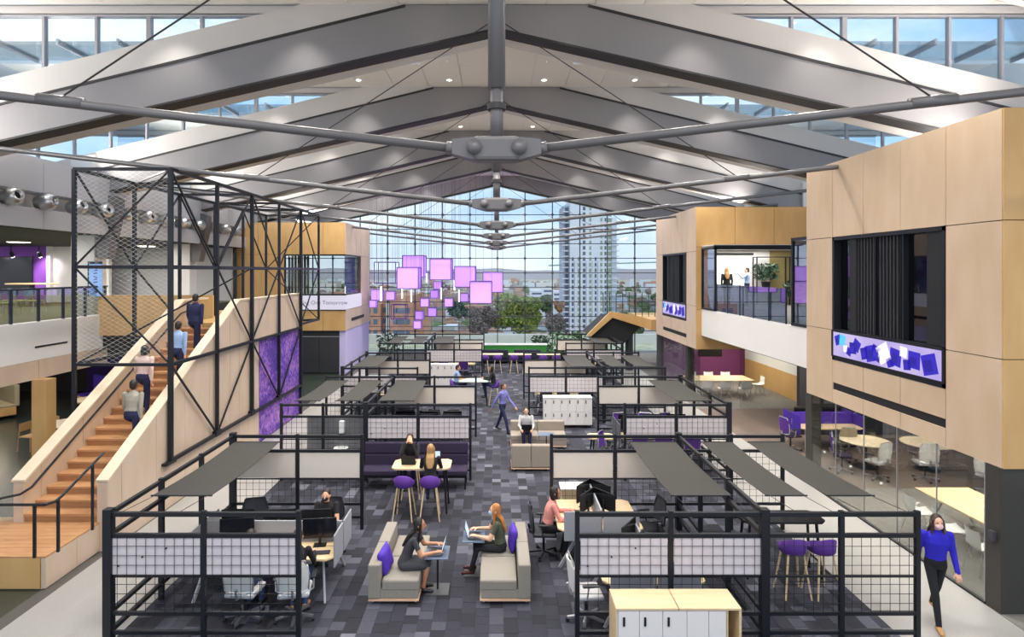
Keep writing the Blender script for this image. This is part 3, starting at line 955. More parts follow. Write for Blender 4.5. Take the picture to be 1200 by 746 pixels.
o = place('lect', lectern, 'tall narrow table with wooden top on the stage by the purple lit wall', 'table', (-20.6, 26.5, 4.02))
o.name = 'bar_table'
def pt_light(): return None
SPL = emat('stage_lamp', '#f6e6ff', 12)
def stage_spot():
    t = thing('stage_spotlight', 'x', 'spotlight')
    MB().cyl((0, 0, 0), (0, .12, -.2), .08, .1, 12).build('can', BLACK, t)
    MB().cyl((0, .11, -.19), (0, .125, -.21), .085, n=12).build('lens', SPL, t)
    MB().box(-.02, -.02, 0, .02, .02, .3).build('stem', BLACK, t)
    return t
for k in range(4):
    place('stage_spotlight', stage_spot, 'black stage spotlight under the dark ceiling before the purple lit wall', 'spotlight', (-26.2 + k * 1.35, 28.9, 6.48), 0, 'stage spotlights')
for k in range(3):
    lamp('SPOT', (-25.5 + k * 1.6, 28.8, 6.6), 160, .1, (math.radians(35), 0, 0), spot=80, color=(1, .85, 1))
def theatre_chair():
    t = thing('x', 'x', 'x')
    MB().rbox(-.23, -.22, .42, .23, .22, .47, .02).build('seat', mat('olive_seat', '#8d9a55', .8), t)
    MB().rbox(-.22, .2, .55, .22, .25, .9, .02).build('backrest', mat('blue_grey_back', '#5b6b86', .6), t)
    for sx in (-1, 1):
        for sy in (-1, 1):
            MB().cyl((sx * .24, sy * .24, 0), (sx * .19, sy * .18, .43), .014).build('leg', CHROME, t)
        MB().cyl((sx * .2, .2, .4), (sx * .2, .24, .9), .014).build('back_post', CHROME, t)
    return t
for r in range(3):
    for k in range(4):
        place('theatre_chair', theatre_chair, 'olive seated metal chair in the rows behind the glass balustrade', 'chair', (-18.6 + k * .62 - r * .2, 19.0 + r * 1.6, 4.02), math.radians(160), 'stage audience chairs')
MZL = emat('mezz_lamp', '#ffe9c8', 14)
def soffit_light():
    t = thing('x', 'x', 'x')
    MB().box(-.3, -.3, -.03, .3, .3, 0).build('frame', WHITE, t)
    MB().box(-.27, -.27, -.036, .27, .27, -.03).build('diffuser', MZL, t)
    return t
def soffit(loc, label, group):
    o = place('sof', soffit_light, label, 'ceiling light', loc, 0, group)
    o.name = 'ceiling_light'
    return o
for x, d in ((-16.5, 17), (-20, 20), (-20, 25), (-16.5, 24), (-17, 29)):
    soffit((x, d, 6.8), 'square lit ceiling light over the stage mezzanine', 'mezzanine ceiling lights')
lamp('AREA', (-18, 22, 6.7), 700, 6, sy=12)
# blue sign banner on the column by the stair head
bn = thing('sign_banner', 'upright blue banner with small violet marks on the column by the stair landing', 'sign', (-13.55, 20.2, 4.72))
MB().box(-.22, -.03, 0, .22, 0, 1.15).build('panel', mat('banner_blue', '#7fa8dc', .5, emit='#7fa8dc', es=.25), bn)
rb_ = random.Random(2)
for k in range(7):
    z = .36 + k * .1
    MB().bar((-.06 + rb_.uniform(-.02, .02), -.033, z), (.06 + rb_.uniform(-.02, .02), -.033, z + rb_.uniform(-.04, .05)), .006, .035).build('ink_mark', mat('banner_ink', '#4a3fa8', .6), bn)
MB().prism_y([(-.09, .12), (.02, .06), (.1, .16), (.0, .24)], -.036, -.03).build('ink_mark', mat('banner_ink'), bn)
MB().box(-.22, -.035, 1.08, .22, 0, 1.17).box(-.26, -.035, 0, -.22, 0, 1.17).build('edge_frame', BLUEST, bn)
# ground floor under the left mezzanine
lc = thing('timber_column', 'square birch clad column under the mezzanine edge beside the staircase', 'column', (-13.25, 17.5, 0))
MB().box(-.22, -.2, 0, .2, .2, 2.41).build('shaft', BIRCH2, lc)
MB().box(-.24, -.22, 0, .22, .22, .06).build('base_trim', BIRCHP, lc)
lw = struct('wall_left_ground')
MB().box(-30, 27.8, 0, -14, 28, 2.6).build('wall_slab', DARKW, lw)
MB().box(-19, 27.7, 0, -14.6, 27.8, 2.6).build('violet_wall', mat('violet_wall', '#33206a', .7), lw)
MB().box(-27.5, 8, 0, -27.3, 28, 2.6).build('wall_slab', DARKW, lw)
def booth(m):
    def f():
        t = thing('x', 'x', 'x')
        MB().rbox(-1.1, -.35, .12, 1.1, .35, .45, .04).build('seat', BIRCH2, t)
        MB().rbox(-1.1, .28, .45, 1.1, .45, 1.25, .04).build('backrest', m, t)
        MB().rbox(-1.1, -.3, .45, 1.1, .3, .53, .03).build('cushion', m, t)
        return t
    return f
o = place('boothA', booth(mat('tan_tweed', '#b8ad8c', .95, var=.3, vs=60)), 'tan upholstered booth sofa on a birch base behind the timber column', 'sofa', (-19.3, 23.0, 0), math.radians(-35)); o.name = 'booth_sofa'
o = place('boothB', booth(VIOLET), 'violet upholstered booth sofa under the mezzanine by the dark wall', 'sofa', (-16.2, 24.2, 0), math.radians(-35)); o.name = 'booth_sofa'
o = place('boothC', booth(VIOLET), 'violet booth sofa nearly hidden behind the stair wall', 'sofa', (-14.6, 25.6, 0), math.radians(-35)); o.name = 'booth_sofa'
def round_table():
    t = thing('x', 'x', 'x')
    MB().lathe([(.62, .71), (.65, .725), (.65, .745), (.62, .75)], n=28).build('top', mat('pale_table', '#ead9bb', .45), t)
    MB().cyl((0, 0, .03), (0, 0, .71), .04).build('pedestal', BLACK, t)
    MB().lathe([(.32, 0), (.32, .015), (.05, .04)], n=20).build('base', BLACK, t)
    return t
o = place('rt', round_table, 'round pale table behind the timber column with wooden chairs', 'table', (-13.7, 19.0, 0)); o.name = 'round_table'
o = place('rt', round_table, 'round pale table between the booth sofas under the mezzanine', 'table', (-15.3, 22.6, 0)); o.name = 'round_table'
def wood_chair():
    t = thing('x', 'x', 'x')
    MB().rbox(-.22, -.21, .43, .22, .21, .46, .015).build('seat', BIRCH2, t)
    MB().rbox(-.2, .19, .6, .2, .22, .85, .012).build('backrest', BIRCH2, t)
    for sx in (-1, 1):
        MB().cyl((sx * .22, -.22, 0), (sx * .18, -.17, .44), .016).build('leg', OAK, t)
        MB().cyl((sx * .22, .25, 0), (sx * .18, .2, .85), .016).build('leg', OAK, t)
    return t
for x, d, a in ((-14.5, 18.6, 80), (-14.3, 19.7, 150), (-12.9, 18.7, -80), (-13.2, 19.8, 200)):
    o = place('wc', wood_chair, 'wooden chair at the round table behind the timber column', 'chair', (x, d, 0), math.radians(a), 'chairs at the round table'); o.name = 'wooden_chair'
for x, d in ((-16, 15), (-16, 21), (-20, 18), (-20, 24)):
    soffit((x, d, 2.6), 'square ceiling light under the left mezzanine', 'lights under the left mezzanine')
lamp('AREA', (-17, 19, 2.5), 90, 5, sy=8)
# ================================================================ right side: glass front, balcony, rooms
gr_ = struct('window_glass_front')
gx = 8.17
for k in range(5):
    MB().box(gx, 10.0 + k * 1.1 + .006, .03, gx + .012, 10.0 + (k + 1) * 1.1 - .006, ZB).build('pane', GLASSG, gr_)
MB().box(gx - .02, 9.98, 0, gx + .03, 15.55, .035).build('floor_channel', BLACK, gr_)
for k in range(5):
    MB().box(gx - .004, 10.0 + k * 1.1 - .006, .03, gx + .016, 10.0 + k * 1.1 + .006, ZB).build('joint', MULL, gr_)
for k in range(1, 5):
    MB().cyl((gx - .012, 10.0 + k * 1.1 + .5, 1.05), (gx + .022, 10.0 + k * 1.1 + .5, 1.05), .025, n=12).build('stop_dot', WHITE, gr_)
rc = struct('wall_right_ground')
MB().box(8.17, 9.68, 0, 8.6, 9.98, ZB).build('pier', mat('dark_bronze_wall', '#3a3835', .5), rc)
MB().box(8.6, 9.9, 0, 13, 9.98, ZB).build('wall_slab', BLACKR, rc)
MB().box(8.62, 9.5, 1.98, 10.4, 9.9, 2.03).build('shelf', BIRCHP, rc)
MB().box(8.62, 9.5, .42, 10.4, 9.9, .46).build('shelf', MULLD, rc)
MB().box(8.1, 9.75, 1.15, 8.16, 9.85, 1.3).build('card_reader', MULLD, rc)
MB().box(8.16, 15.5, 0, 8.42, 15.78, ZB).build('pier', mat('dark_bronze_wall'), rc)
MB().box(12.8, 10, 0, 13, 15.6, ZB).build('wall_slab', mat('taupe_wall', '#8a7f73', .7), rc)
MB().box(8.62, 10.3, 0, 8.68, 10.36, ZB).build('wood_edge', BIRCH2, rc)
# room between the pods
MB().box(12.8, 24.4, 0, 12.95, 31.0, 1.1).build('wainscot', BIRCH2, rc)
MB().box(12.8, 24.4, 1.1, 12.95, 31.0, 2.9).build('wall_slab', WHITE, rc)
MB().box(10.1, 30.8, 0, 12.8, 31.0, 2.6).build('purple_wall', mat('plum_wall', '#6b2f5c', .6), rc)
MB().box(8.4, 30.85, 0, 10.1, 31.0, 2.6).build('wall_slab', mat('violet_glass_wall', '#7a5a86', .4), rc)
MB().box(10.3, 20.3, 0, 15, 20.5, 2.9).build('wall_slab', DARKW, rc)
MB().box(9.9, 24.3, 0, 12.95, 24.33, 2.8).build('pane', GLASSG, rc)
for k in range(5):
    MB().box(gx + .2, 24.6 + k * 1.25 + .006, .03, gx + .212, 24.6 + (k + 1) * 1.25 - .006, ZB).build('pane', GLASSG, rc)
MB().box(gx + .1, 25.9, 0, gx + .4, 26.2, ZB).build('pier', mat('dark_bronze_wall'), rc)
MB().box(gx + .05, 30.4, 0, gx + .3, 30.7, ZB).build('pier', MULLD, rc)
WLT = emat('room_lamp', '#fff0d8', 10)
for x, d, z in ((10.3, 11.5, 2.33), (10.3, 13.5, 2.33), (10.8, 17, 2.88), (10.8, 19, 2.88), (11, 27, 2.33), (11, 29, 2.33)):
    soffit((x, d, z), 'square ceiling light in the glazed rooms along the walkway', 'meeting room ceiling lights')
lamp('AREA', (10.4, 12.6, 2.28), 130, 3, sy=4)
lamp('AREA', (10.6, 18.2, 2.85), 80, 3, sy=5)
lamp('AREA', (10.8, 27.5, 2.3), 90, 3, sy=5)
# plasma panel in the back room
tv = thing('wall_monitor', 'dark flat screen on the plum coloured wall of the meeting room', 'screen', (11.0, 30.78, 1.2))
MB().rbox(-.6, -.05, 0, .6, 0, .75, .01).build('display', SCREENK, tv)
MB().box(-.2, 0, .2, .2, .03, .5).build('bracket', BLACK, tv)
# balcony of the room with two people
bl = thing('balcony_railing', 'glass balcony railing reflecting violet light above the pale parapet', 'railing', (8.43, 0, 4.02))
RGV = glass('balcony_glass', '#cdd2f2', .8, .01)
for k in range(6):
    d = 17.4 + k * 1.1
    MB().box(-.02, d - .02, 0, .02, d + .02, 1.05).build('post', BLUEST, bl)
    if k < 5:
        MB().box(-.006, d + .03, .03, .006, d + 1.07, 1.04).build('pane', RGV, bl)
bs = struct('window_balcony')
fr = MB()
for d0, d1 in ((15.85, 17.0), (22.95, 24.45)):
    fr.box(8.38, d0, 4.02, 8.46, d0 + .07, 6.5).box(8.38, d1 - .07, 4.02, 8.46, d1, 6.5).box(8.38, d0, 6.42, 8.46, d1, 6.5).box(8.38, d0, 4.02, 8.46, d1, 4.1)
    MB().box(8.415, d0 + .07, 4.1, 8.425, d1 - .07, 6.42).build('pane', RGV, bs)
fr.box(8.38, 22.95, 6.4, 14, 23.1, 6.56)
fr.build('window_frame', BLACK, bs)
MB().box(8.42, 23.1, 6.56, 14, 24.5, 6.6).build('room_ceiling', WHITE, bs)
rm = struct('wall_balcony_room')
MB().box(8.42, 24.5, 6.54, 14.4, 29.4, 6.58).build('room_ceiling', WHITE, rm)
slab(rm, 'room_floor', CARPG, 8.46, 15.8, 4.0, 14.4, 29.4, 4.02)
WBW = mat('whiteboard_white', '#f3f2ee', .3)
for k in range(2):
    MB().box(9.3 + k * 1.75, 28.0, 4.05, 9.3 + k * 1.75 + 1.74, 28.1, 6.5).build('whiteboard_panel', WBW, rm)
MB().box(12.8, 28.0, 4.02, 14.4, 28.1, 6.55).build('wall_slab', mat('olive_wall', '#a99a66', .7), rm)
MB().box(8.4, 28.1, 4.02, 14.4, 28.2, 6.55).build('wall_slab', WHITE, rm)
MB().box(9.3, 27.9, 6.32, 12.0, 28.0, 6.42).build('curtain_rail', BLACK, rm)
lamp('AREA', (11.2, 26, 6.5), 150, 3, sy=3)
sh = thing('open_shelf', 'black framed open shelf holding potted plants in the balcony room', 'shelf', (12.6, 27.4, 4.02))
for x in (-.75, .75):
    for y in (-.2, .2):
        MB().box(x - .025, y - .025, 0, x + .025, y + .025, 2.2).build('upright', BLACK, sh)
for z in (.7, 2.17):
    MB().box(-.75, -.2, z, .75, .2, z + .04).build('shelf_board', BLACK, sh)
def leafy(rnd, n, r, h, z0, s=.09):
    m = MB()
    for k in range(n):
        a = rnd.uniform(0, 6.28); q = r * math.sqrt(rnd.random()); z = z0 + h * rnd.random()
        c = Vector((q * math.cos(a), q * math.sin(a), z))
        u = Vector((rnd.uniform(-1, 1), rnd.uniform(-1, 1), rnd.uniform(-.4, .8))).normalized() * s * rnd.uniform(.7, 1.4)
        v = u.cross(Vector((rnd.uniform(-1, 1), rnd.uniform(-1, 1), rnd.uniform(-1, 1)))).normalized() * s * .4
        m.add([c - u, c + v, c + u, c - v], [(0, 1, 2, 3)])
    return m
def shrub(seed, n, r, h, pot=True, s=.1, m=LEAF):
    def f():
        t = thing('x', 'x', 'x')
        z0 = 0
        if pot:
            MB().lathe([(.16, 0), (.2, .3), (.22, .32), (.2, .33), (.18, .3)], n=14).build('pot', BLACK, t)
            z0 = .33
        MB().cyl((0, 0, z0 - .05), (0, 0, z0 + h * .7), .02).build('stem', OAK, t)
        leafy(random.Random(seed), n, r, h, z0 + .1, s).build('foliage', m, t)
        return t
    return f
place('potted_plant', shrub(4, 260, .55, .7, True, .12, LEAF2), 'bushy dark potted plant standing on the shelf of the balcony room', 'plant', (12.35, 27.4, 4.76))
place('potted_plant', shrub(5, 200, .5, .7), 'smaller potted plant at the olive wall end of the balcony room', 'plant', (13.2, 26.2, 4.02), 1.0)

# wooden balcony and stair end past the far pod
wb = struct('floor_far_balcony')
MB().box(8.0, 31.0, 2.5, 12, 36.5, 3.05).build('bridge_slab', BIRCH2, wb)
MB().prism_y([(8.0, 3.05), (6.3, 3.35), (5.0, 2.05), (5.2, 1.95), (6.4, 3.0), (8.0, 2.5)], 33.0, 33.15).build('fascia', BIRCH2, wb)
MB().prism_y([(8.0, 2.5), (6.4, 3.0), (5.25, 1.95), (7.0, 1.5)], 33.15, 36.5).build('stair_underside', BLACKR, wb)
fb = thing('far_railing', 'thin dark post railing on the far wooden balcony before the glass wall', 'railing', (0, 33.1, 3.05))
for k in range(9):
    x = 5.9 + k * .36
    MB().box(x - .02, -.02, .0 + (0.25 if x < 7.4 else 0), x + .02, .02, 1.35).build('post', MULLD, fb)
MB().box(5.9, -.012, .1, 8.8, .0, 1.2).build('pane', RG, fb)
cp = struct('wall_far_column')
MB().cyl((7.5, 33.8, 0), (7.5, 33.8, 2.5), .22, n=16).build('column_shaft', MULLD, cp)

# ================================================================ workstation frames (pergolas)
PH = 2.05
def pergola(label, D, depth, xs_, thick, side_x, shades, blank=(), grid_front=True, back_blank=(), dispenser=False):
    """xs_ post positions; thick = x of the heavy posts; side_x = x of the rail-side; shades = (x0, x1)"""
    t = thing('desk_pergola', label, 'frame', (0, D, 0))
    def post(x, y, w, h=PH):
        MB().box(x - w / 2, y - w / 2, 0, x + w / 2, y + w / 2, h).build('post', BLACK, t)
    for y, bl_, front in ((0, blank, True), (depth, back_blank, False)):
        for x in xs_:
            post(x, y, .12 if x in thick else .065, PH + (.03 if x in thick else 0))
        for z, w in ((2.0, .06), (1.69, .055), (.55, .05), (.27, .05)):
            MB().box(xs_[0], y - w / 2, z - w / 2, xs_[-1], y + w / 2, z + w / 2).build('rail', BLACK, t)
        for k, (a, b) in enumerate(zip(xs_[:-1], xs_[1:])):
            MB().box(a, y - .012, 1.075, b, y + .012, 1.1).build('thin_bar', BLACK, t)
            gy = y - .03 if front else y + .03
            g = MB()
            n = max(5, round((b - a) / .146))
            for q in range(1, n):
                x = a + (b - a) * q / n
                g.box(x - .003, gy - .003, .57, x + .003, gy + .003, 1.68)
            for q in range(1, 8):
                z = .57 + 1.11 * q / 8
                g.box(a, gy - .003, z - .003, b, gy + .003, z + .003)
            tag(g.build('wire_grid', BLACK, t), kind='stuff')
            if k not in bl_:
                MB().box(a + .05, y - .012, 1.115, b - .05, y + .012, 1.65).build('pin_board', BOARDV if front else BOARD, t)
                if front and k % 2 == 0:
                    for q in range(3):
                        MB().cyl((a + .15 + q * .35, y - .012, 1.25 + .13 * (q % 3)), (a + .15 + q * .35, y - .03, 1.25 + .13 * (q % 3)), .012, n=8).build('pin', BLACKR, t)
    for x in side_x:
        for k in (1, 2):
            post(x, depth * k / 3, .075)
        for z in (2.0, 1.69, .55, .27):
            MB().box(x - .03, 0, z - .03, x + .03, depth, z + .03).build('rail', BLACK, t)
    for a, b in shades:
        sh = MB()
        n = 8
        y0, y1 = 1.0, depth - .06
        pts = []
        for q in range(n + 1):
            f = q / n
            z = 1.9 - .05 * math.sin(math.pi * f)
            pts.append((y0 + (y1 - y0) * f, z))
        out = pts + [(p[0], p[1] - .008) for p in reversed(pts)]
        s_ = sh.prism_x(out, a, b).build('fabric_shade', SHADE, t)
        for e in (y0, y1):
            MB().cyl((a - .02, e, 1.895), (b + .02, e, 1.895), .014, n=8).build('shade_rod', BLACK, s_)
        for e in (a + .05, b - .05):
            MB().cyl((e, y0, 1.9), (e, y0 - .98, 1.99), .005, n=5).build('shade_cord', BLACK, s_)
    return t
L1 = pergola('black pergola frame nearest the stair platform, with pinned white boards', 8.75, 4.12, [-5.68, -4.29, -2.9], (-5.68,), (-5.68,), [(-5.62, -4.66)])
R1 = pergola('wide black pergola frame behind the white cupboard with wooden top', 8.75, 4.12, [1.18, 2.55, 3.92, 5.05, 6.16], (3.92,), (3.92,), [(2.86, 3.84), (4.4, 5.05), (5.4, 6.15)], blank=(2, 3), back_blank=(2, 3))
L2 = pergola('black pergola frame behind the dark purple banquette', 15.9, 4.2, [-5.73, -4.62, -3.48, -2.09, -.7], (-3.48,), (-3.48,), [(-5.7, -5.0), (-4.55, -3.85), (-3.35, -2.35)], blank=(0, 1), back_blank=(0, 1))
R2 = pergola('black pergola frame beside the far lounge sofas, next to the brown carpet', 15.9, 4.2, [3.41, 4.78, 6.18], (6.18,), (6.18,), [(5.1, 6.1)])
L3 = pergola('black pergola frame between the banquette frame and the small white lockers', 21.9, 4.1, [-5.65, -4.3, -2.9], (-5.65,), (-5.65,), [(-5.6, -4.65)])
R3 = pergola('wide black pergola frame directly behind the large white lockers on castors', 22.0, 4.1, [1.19, 2.55, 3.95, 5.1, 6.2], (3.95,), (3.95,), [(2.86, 3.84), (4.4, 5.05), (5.4, 6.15)], blank=(2, 3), back_blank=(2, 3))
L4 = pergola('black pergola frame behind the small white lockers, before the glass wall', 29.5, 4.3, [-5.77, -4.62, -3.5, -2.1, -.72], (-3.5,), (-3.5,), [(-5.7, -5.0), (-4.55, -3.85), (-3.35, -2.35)], blank=(0, 1), back_blank=(0, 1))
R4 = pergola('black pergola frame next to the far wooden stair, before the glass wall', 29.5, 4.3, [3.42, 4.8, 6.2], (6.2,), (6.2,), [(5.1, 6.1)])
# grey felt panel with sanitiser behind the second left frame
sd = thing('sanitiser_panel', 'grey felt panel with white hand sanitiser dispenser and drip tray', 'dispenser', (-4.15, 16.1, 0))
MB().box(-.95, 0, .3, .55, .03, 1.65).build('felt_panel', mat('dark_felt', '#7a7a7c', .95, var=.1, vs=60), sd)
MB().rbox(-.07, -.16, 1.22, .07, 0, 1.55, .02).build('dispenser', PLASTW, sd)
MB().box(-.05, -.14, 1.16, .05, -.02, 1.22).build('nozzle', BLACKR, sd)
MB().lathe([(.02, 0), (.17, .02), (.2, .06), (.17, .05)], (0, -.18, .8), n=18).build('drip_tray', PLASTW, sd)
# ================================================================ furniture builders (front of a chair looks to -y)
def office_chair(back, seat, frame):
    def f():
        t = thing('x', 'x', 'x')
        b = MB()
        for k in range(5):
            a = math.radians(90 + 72 * k)
            MB().bar((0, 0, .1), (.3 * math.cos(a), .3 * math.sin(a), .075), .045, .03).build('base_arm', frame, t)
            MB().cyl((.3 * math.cos(a) - .02, .3 * math.sin(a), .032), (.3 * math.cos(a) + .02, .3 * math.sin(a), .032), .03, n=10).build('castor', PLASTK, t)
        MB().cyl((0, 0, .08), (0, 0, .42), .025).build('gas_column', BLACK, t)
        MB().rbox(-.24, -.24, .43, .24, .22, .5, .03).build('seat', seat, t)
        # curved back shell
        sh = MB()
        nz_, nx = 6, 6
        vs = []
        for s_ in (0, .025):
            for i in range(nz_ + 1):
                z = .56 + .46 * i / nz_
                w = .22 + .02 * math.sin(math.pi * i / nz_) - (.05 if i == nz_ else 0)
                for j in range(nx + 1):
                    u = -1 + 2 * j / nx
                    vs.append((u * w, .24 + s_ - .06 * u * u + .05 * (i / nz_), z))
        q = (nz_ + 1) * (nx + 1)
        fs = []
        for i in range(nz_):
            for j in range(nx):
                a = i * (nx + 1) + j
                fs += [(a, a + 1, a + nx + 2, a + nx + 1), (q + a, q + a + nx + 1, q + a + nx + 2, q + a + 1)]
        for i in range(nz_):
            for j in (0, nx):
                a = i * (nx + 1) + j
                fs.append((a, a + nx + 1, q + a + nx + 1, q + a))
        for j in range(nx):
            for a in (j, nz_ * (nx + 1) + j):
                fs.append((a, a + 1, q + a + 1, q + a))
        bk = sh.add(vs, fs).build('backrest', back, t)
        r = MB()
        edge = [(-.23, .2, .56), (-.245, .215, .8), (-.18, .25, 1.03), (.18, .25, 1.03), (.245, .215, .8), (.23, .2, .56), (.1, .27, .52), (-.1, .27, .52), (-.23, .2, .56)]
        r.tube(edge, .015, 6).build('back_frame', frame, bk)
        MB().tube([(0, .05, .43), (0, .26, .45), (0, .3, .62)], .022, 6).build('back_stem', frame, t)
        for s_ in (-1, 1):
            MB().tube([(s_ * .2, .05, .44), (s_ * .29, .05, .5), (s_ * .29, .02, .68)], .014, 6).build('arm_post', frame, t)
            MB().rbox(s_ * .29 - .035, -.14, .68, s_ * .29 + .035, .12, .71, .012).build('armrest', PLASTK, t)
        return t
    return f
CH_W = office_chair(mat('white_mesh', '#cfcfcb', .7), mat('light_grey_seat', '#b9b9bb', .8), CHROME)
CH_P = office_chair(PURPLE, PURPLED, CHROME)
CH_K = office_chair(mat('charcoal_mesh', '#3a3c44', .7), PLASTK, BLACK)
CH_T = office_chair(mat('tan_mesh', '#a3967f', .7), PLASTK, CHROME)
def stool():
    t = thing('x', 'x', 'x')
    sh = MB()
    prof = []
    n = 20
    vs, fs = [], []
    for k in range(n):
        a = 2 * math.pi * k / n
        back = max(0, math.sin(a))           # y+ is the back
        side = abs(math.cos(a))
        hgt = .06 + .2 * back ** .8
        for r, z in ((.10, .72), (.19, .73), (.215, .76), (.225, .76 + hgt), (.205, .765 + hgt), (.19, .78), (.1, .755)):
            vs.append((r * math.cos(a) * 1.05, r * math.sin(a), z))
    o = 7
    for k in range(n):
        for j in range(o - 1):
            fs.append((k * o + j, ((k + 1) % n) * o + j, ((k + 1) % n) * o + j + 1, k * o + j + 1))
    fs += [tuple(k * o for k in range(n))[::-1], tuple(k * o + 6 for k in range(n))]
    sh.add(vs, fs).build('seat_shell', PURPLE, t, True)
    for sx in (-1, 1):
        for sy in (-1, 1):
            MB().cyl((sx * .22, sy * .22, 0), (sx * .13, sy * .12, .73), .014, .019, 8).build('leg', DESKW, t)
    MB().tube([(-.185, -.18, .3), (.185, -.18, .3), (.185, .18, .3), (-.185, .18, .3), (-.185, -.18, .3)], .009, 6).build('foot_ring', BLACK, t)
    return t
def high_table(w, dp, h=1.05, top=DESKW):
    def f():
        t = thing('x', 'x', 'x')
        c = .1
        MB().prism_z([(-w / 2 + c, -dp / 2), (w / 2 - c, -dp / 2), (w / 2, -dp / 2 + c), (w / 2, dp / 2 - c), (w / 2 - c, dp / 2), (-w / 2 + c, dp / 2), (-w / 2, dp / 2 - c), (-w / 2, -dp / 2 + c)], h - .035, h).build('table_top', top, t)
        for sx in (-1, 1):
            for sy in (-1, 1):
                MB().cyl((sx * (w / 2 - .08), sy * (dp / 2 - .06), 0), (sx * (w / 2 - .15), sy * (dp / 2 - .12), h - .03), .022, .028, 8).build('leg', BLACK, t)
            MB().bar((sx * (w / 2 - .11), -dp / 2 + .09, .3), (sx * (w / 2 - .11), dp / 2 - .09, .3), .025).build('stretcher', BLACK, t)
        return t
    return f
def monitor():
    t = thing('x', 'x', 'x')
    MB().rbox(-.29, -.015, .14, .29, .015, .49, .008).build('display', SCREENK, t)
    MB().box(-.28, -.018, .155, .28, -.0155, .48).build('panel_face', mat('screen_off', '#16181f', .15), t)
    MB().bar((0, .03, .01), (0, .025, .32), .045, .02).build('stand', PLASTK, t)
    MB().rbox(-.11, -.06, 0, .11, .11, .012, .004).build('base', PLASTK, t)
    return t
def laptop(screen):
    def f():
        t = thing('x', 'x', 'x')
        MB().rbox(-.165, -.115, 0, .165, .115, .016, .004).build('keyboard_deck', mat('laptop_grey', '#51545c', .4, .5), t)
        MB().box(-.14, -.02, .016, .14, .08, .018).build('keys', PLASTK, t)
        lid = MB()
        a = math.radians(18)
        y0, z0 = -.112, .014
        y1, z1 = y0 - .23 * math.sin(a), z0 + .23 * math.cos(a)
        lid.prism_x([(y0, z0), (y0 - .008, z0), (y1 - .008, z1), (y1, z1)], -.165, .165)
        l = lid.build('lid', mat('laptop_lid', '#22252c', .4, .5), t)
        sc_ = MB()
        f_ = lambda k: (y0 + (y1 - y0) * k + .0015, z0 + (z1 - z0) * k)
        p, q = f_(.07), f_(.95)
        sc_.prism_x([p, (p[0] + .001, p[1]), (q[0] + .001, q[1]), q], -.155, .155)
        sc_.build('display', screen, l)
        return t
    return f
LAPS = emat('laptop_screen', '#cfe3f4', .7, '#101010')
def desk(w=2.45, d=.68, divider=True, end_l=True, end_r=True, both=True, scr=GREYF):
    """back-to-back bench desk, long axis x, divider at y = 0"""
    def f():
        t = thing('x', 'x', 'x')
        for s in ((-1, 1) if both else (-1,)):
            y0, y1 = s * .02, s * d
            MB().prism_z([(-w / 2, y0), (w / 2, y0), (w / 2, y1 - s * .1), (w / 2 - .1, y1), (-w / 2 + .1, y1), (-w / 2, y1 - s * .1)], .715, .745).build('worktop', DESKW, t)
            for sx in (-1, 1):
                MB().bar((sx * (w / 2 - .12), s * (d - .03), 0), (sx * (w / 2 - .25), s * .3, .715), .035, .05).build('leg', MULL, t)
        MB().box(-w / 2 + .2, -.04, .62, w / 2 - .2, .04, .7).build('beam', BLACK, t)
        if divider:
            MB().rbox(-w / 2, -.018, .6, w / 2, .018, 1.12, .012).build('divider_screen', scr, t)
        for sx, on in ((-1, end_l), (1, end_r)):
            if on:
                for s in ((-1, 1) if both else (-1,)):
                    MB().rbox(sx * (w / 2 + .015) - .015, s * .03, .55, sx * (w / 2 + .015) + .015, s * (d - .1), 1.1, .013).build('end_screen', scr, t)
        return t
    return f
def keyboard():
    t = thing('x', 'x', 'x')
    MB().rbox(-.2, -.065, 0, .2, .065, .018, .006).build('body', PLASTK, t)
    MB().box(-.19, -.055, .018, .19, .055, .022).build('keys', mat('key_grey', '#34363c', .6), t)
    return t

# ---------------------------------------------------------------- first left frame: bench desk with four monitors
place('bench_desk', desk(), 'double bench desk with grey screens inside the frame nearest the stair platform', 'desk', (-3.98, 10.65, 0))
for x, s, l in ((-4.75, -1, 'l'), (-3.3, -1, 'r')):
    place('monitor', monitor, 'black monitor on the camera side of the grey divided desk by the stairs', 'monitor', (x + .2, 10.47, .745), math.radians(8), 'monitors on the desk by the stairs')
for x in (-4.7, -3.95, -3.3):
    place('monitor', monitor, 'black monitor backing the grey divider on the desk of the man in black', 'monitor', (x, 10.86, .745), math.radians(180 + 6), 'monitors on the far half of the desk by the stairs')
for x in (-3.2, -4.6):
    place('keyboard', keyboard, 'black keyboard on the maple desk by the stair platform', 'keyboard', (x + .15, 10.2, .745), .1, 'keyboards by the stairs')
for x, a in ((-4.02, 175), (-3.22, 190)):
    place('white_office_chair', CH_W, 'white mesh office chair on chrome base seen through the gridded board frame', 'chair', (x, 9.55, 0), math.radians(a), 'white office chairs at the stair side desk', 'office_chair')
place('charcoal_office_chair', CH_K, 'dark office chair under the man in the black shirt', 'chair', (-3.3, 11.75, 0), 0, None, 'office_chair')
place('charcoal_office_chair', CH_K, 'empty dark office chair between the desk and grey fabric shade', 'chair', (-4.75, 11.7, 0), .3, None, 'office_chair')
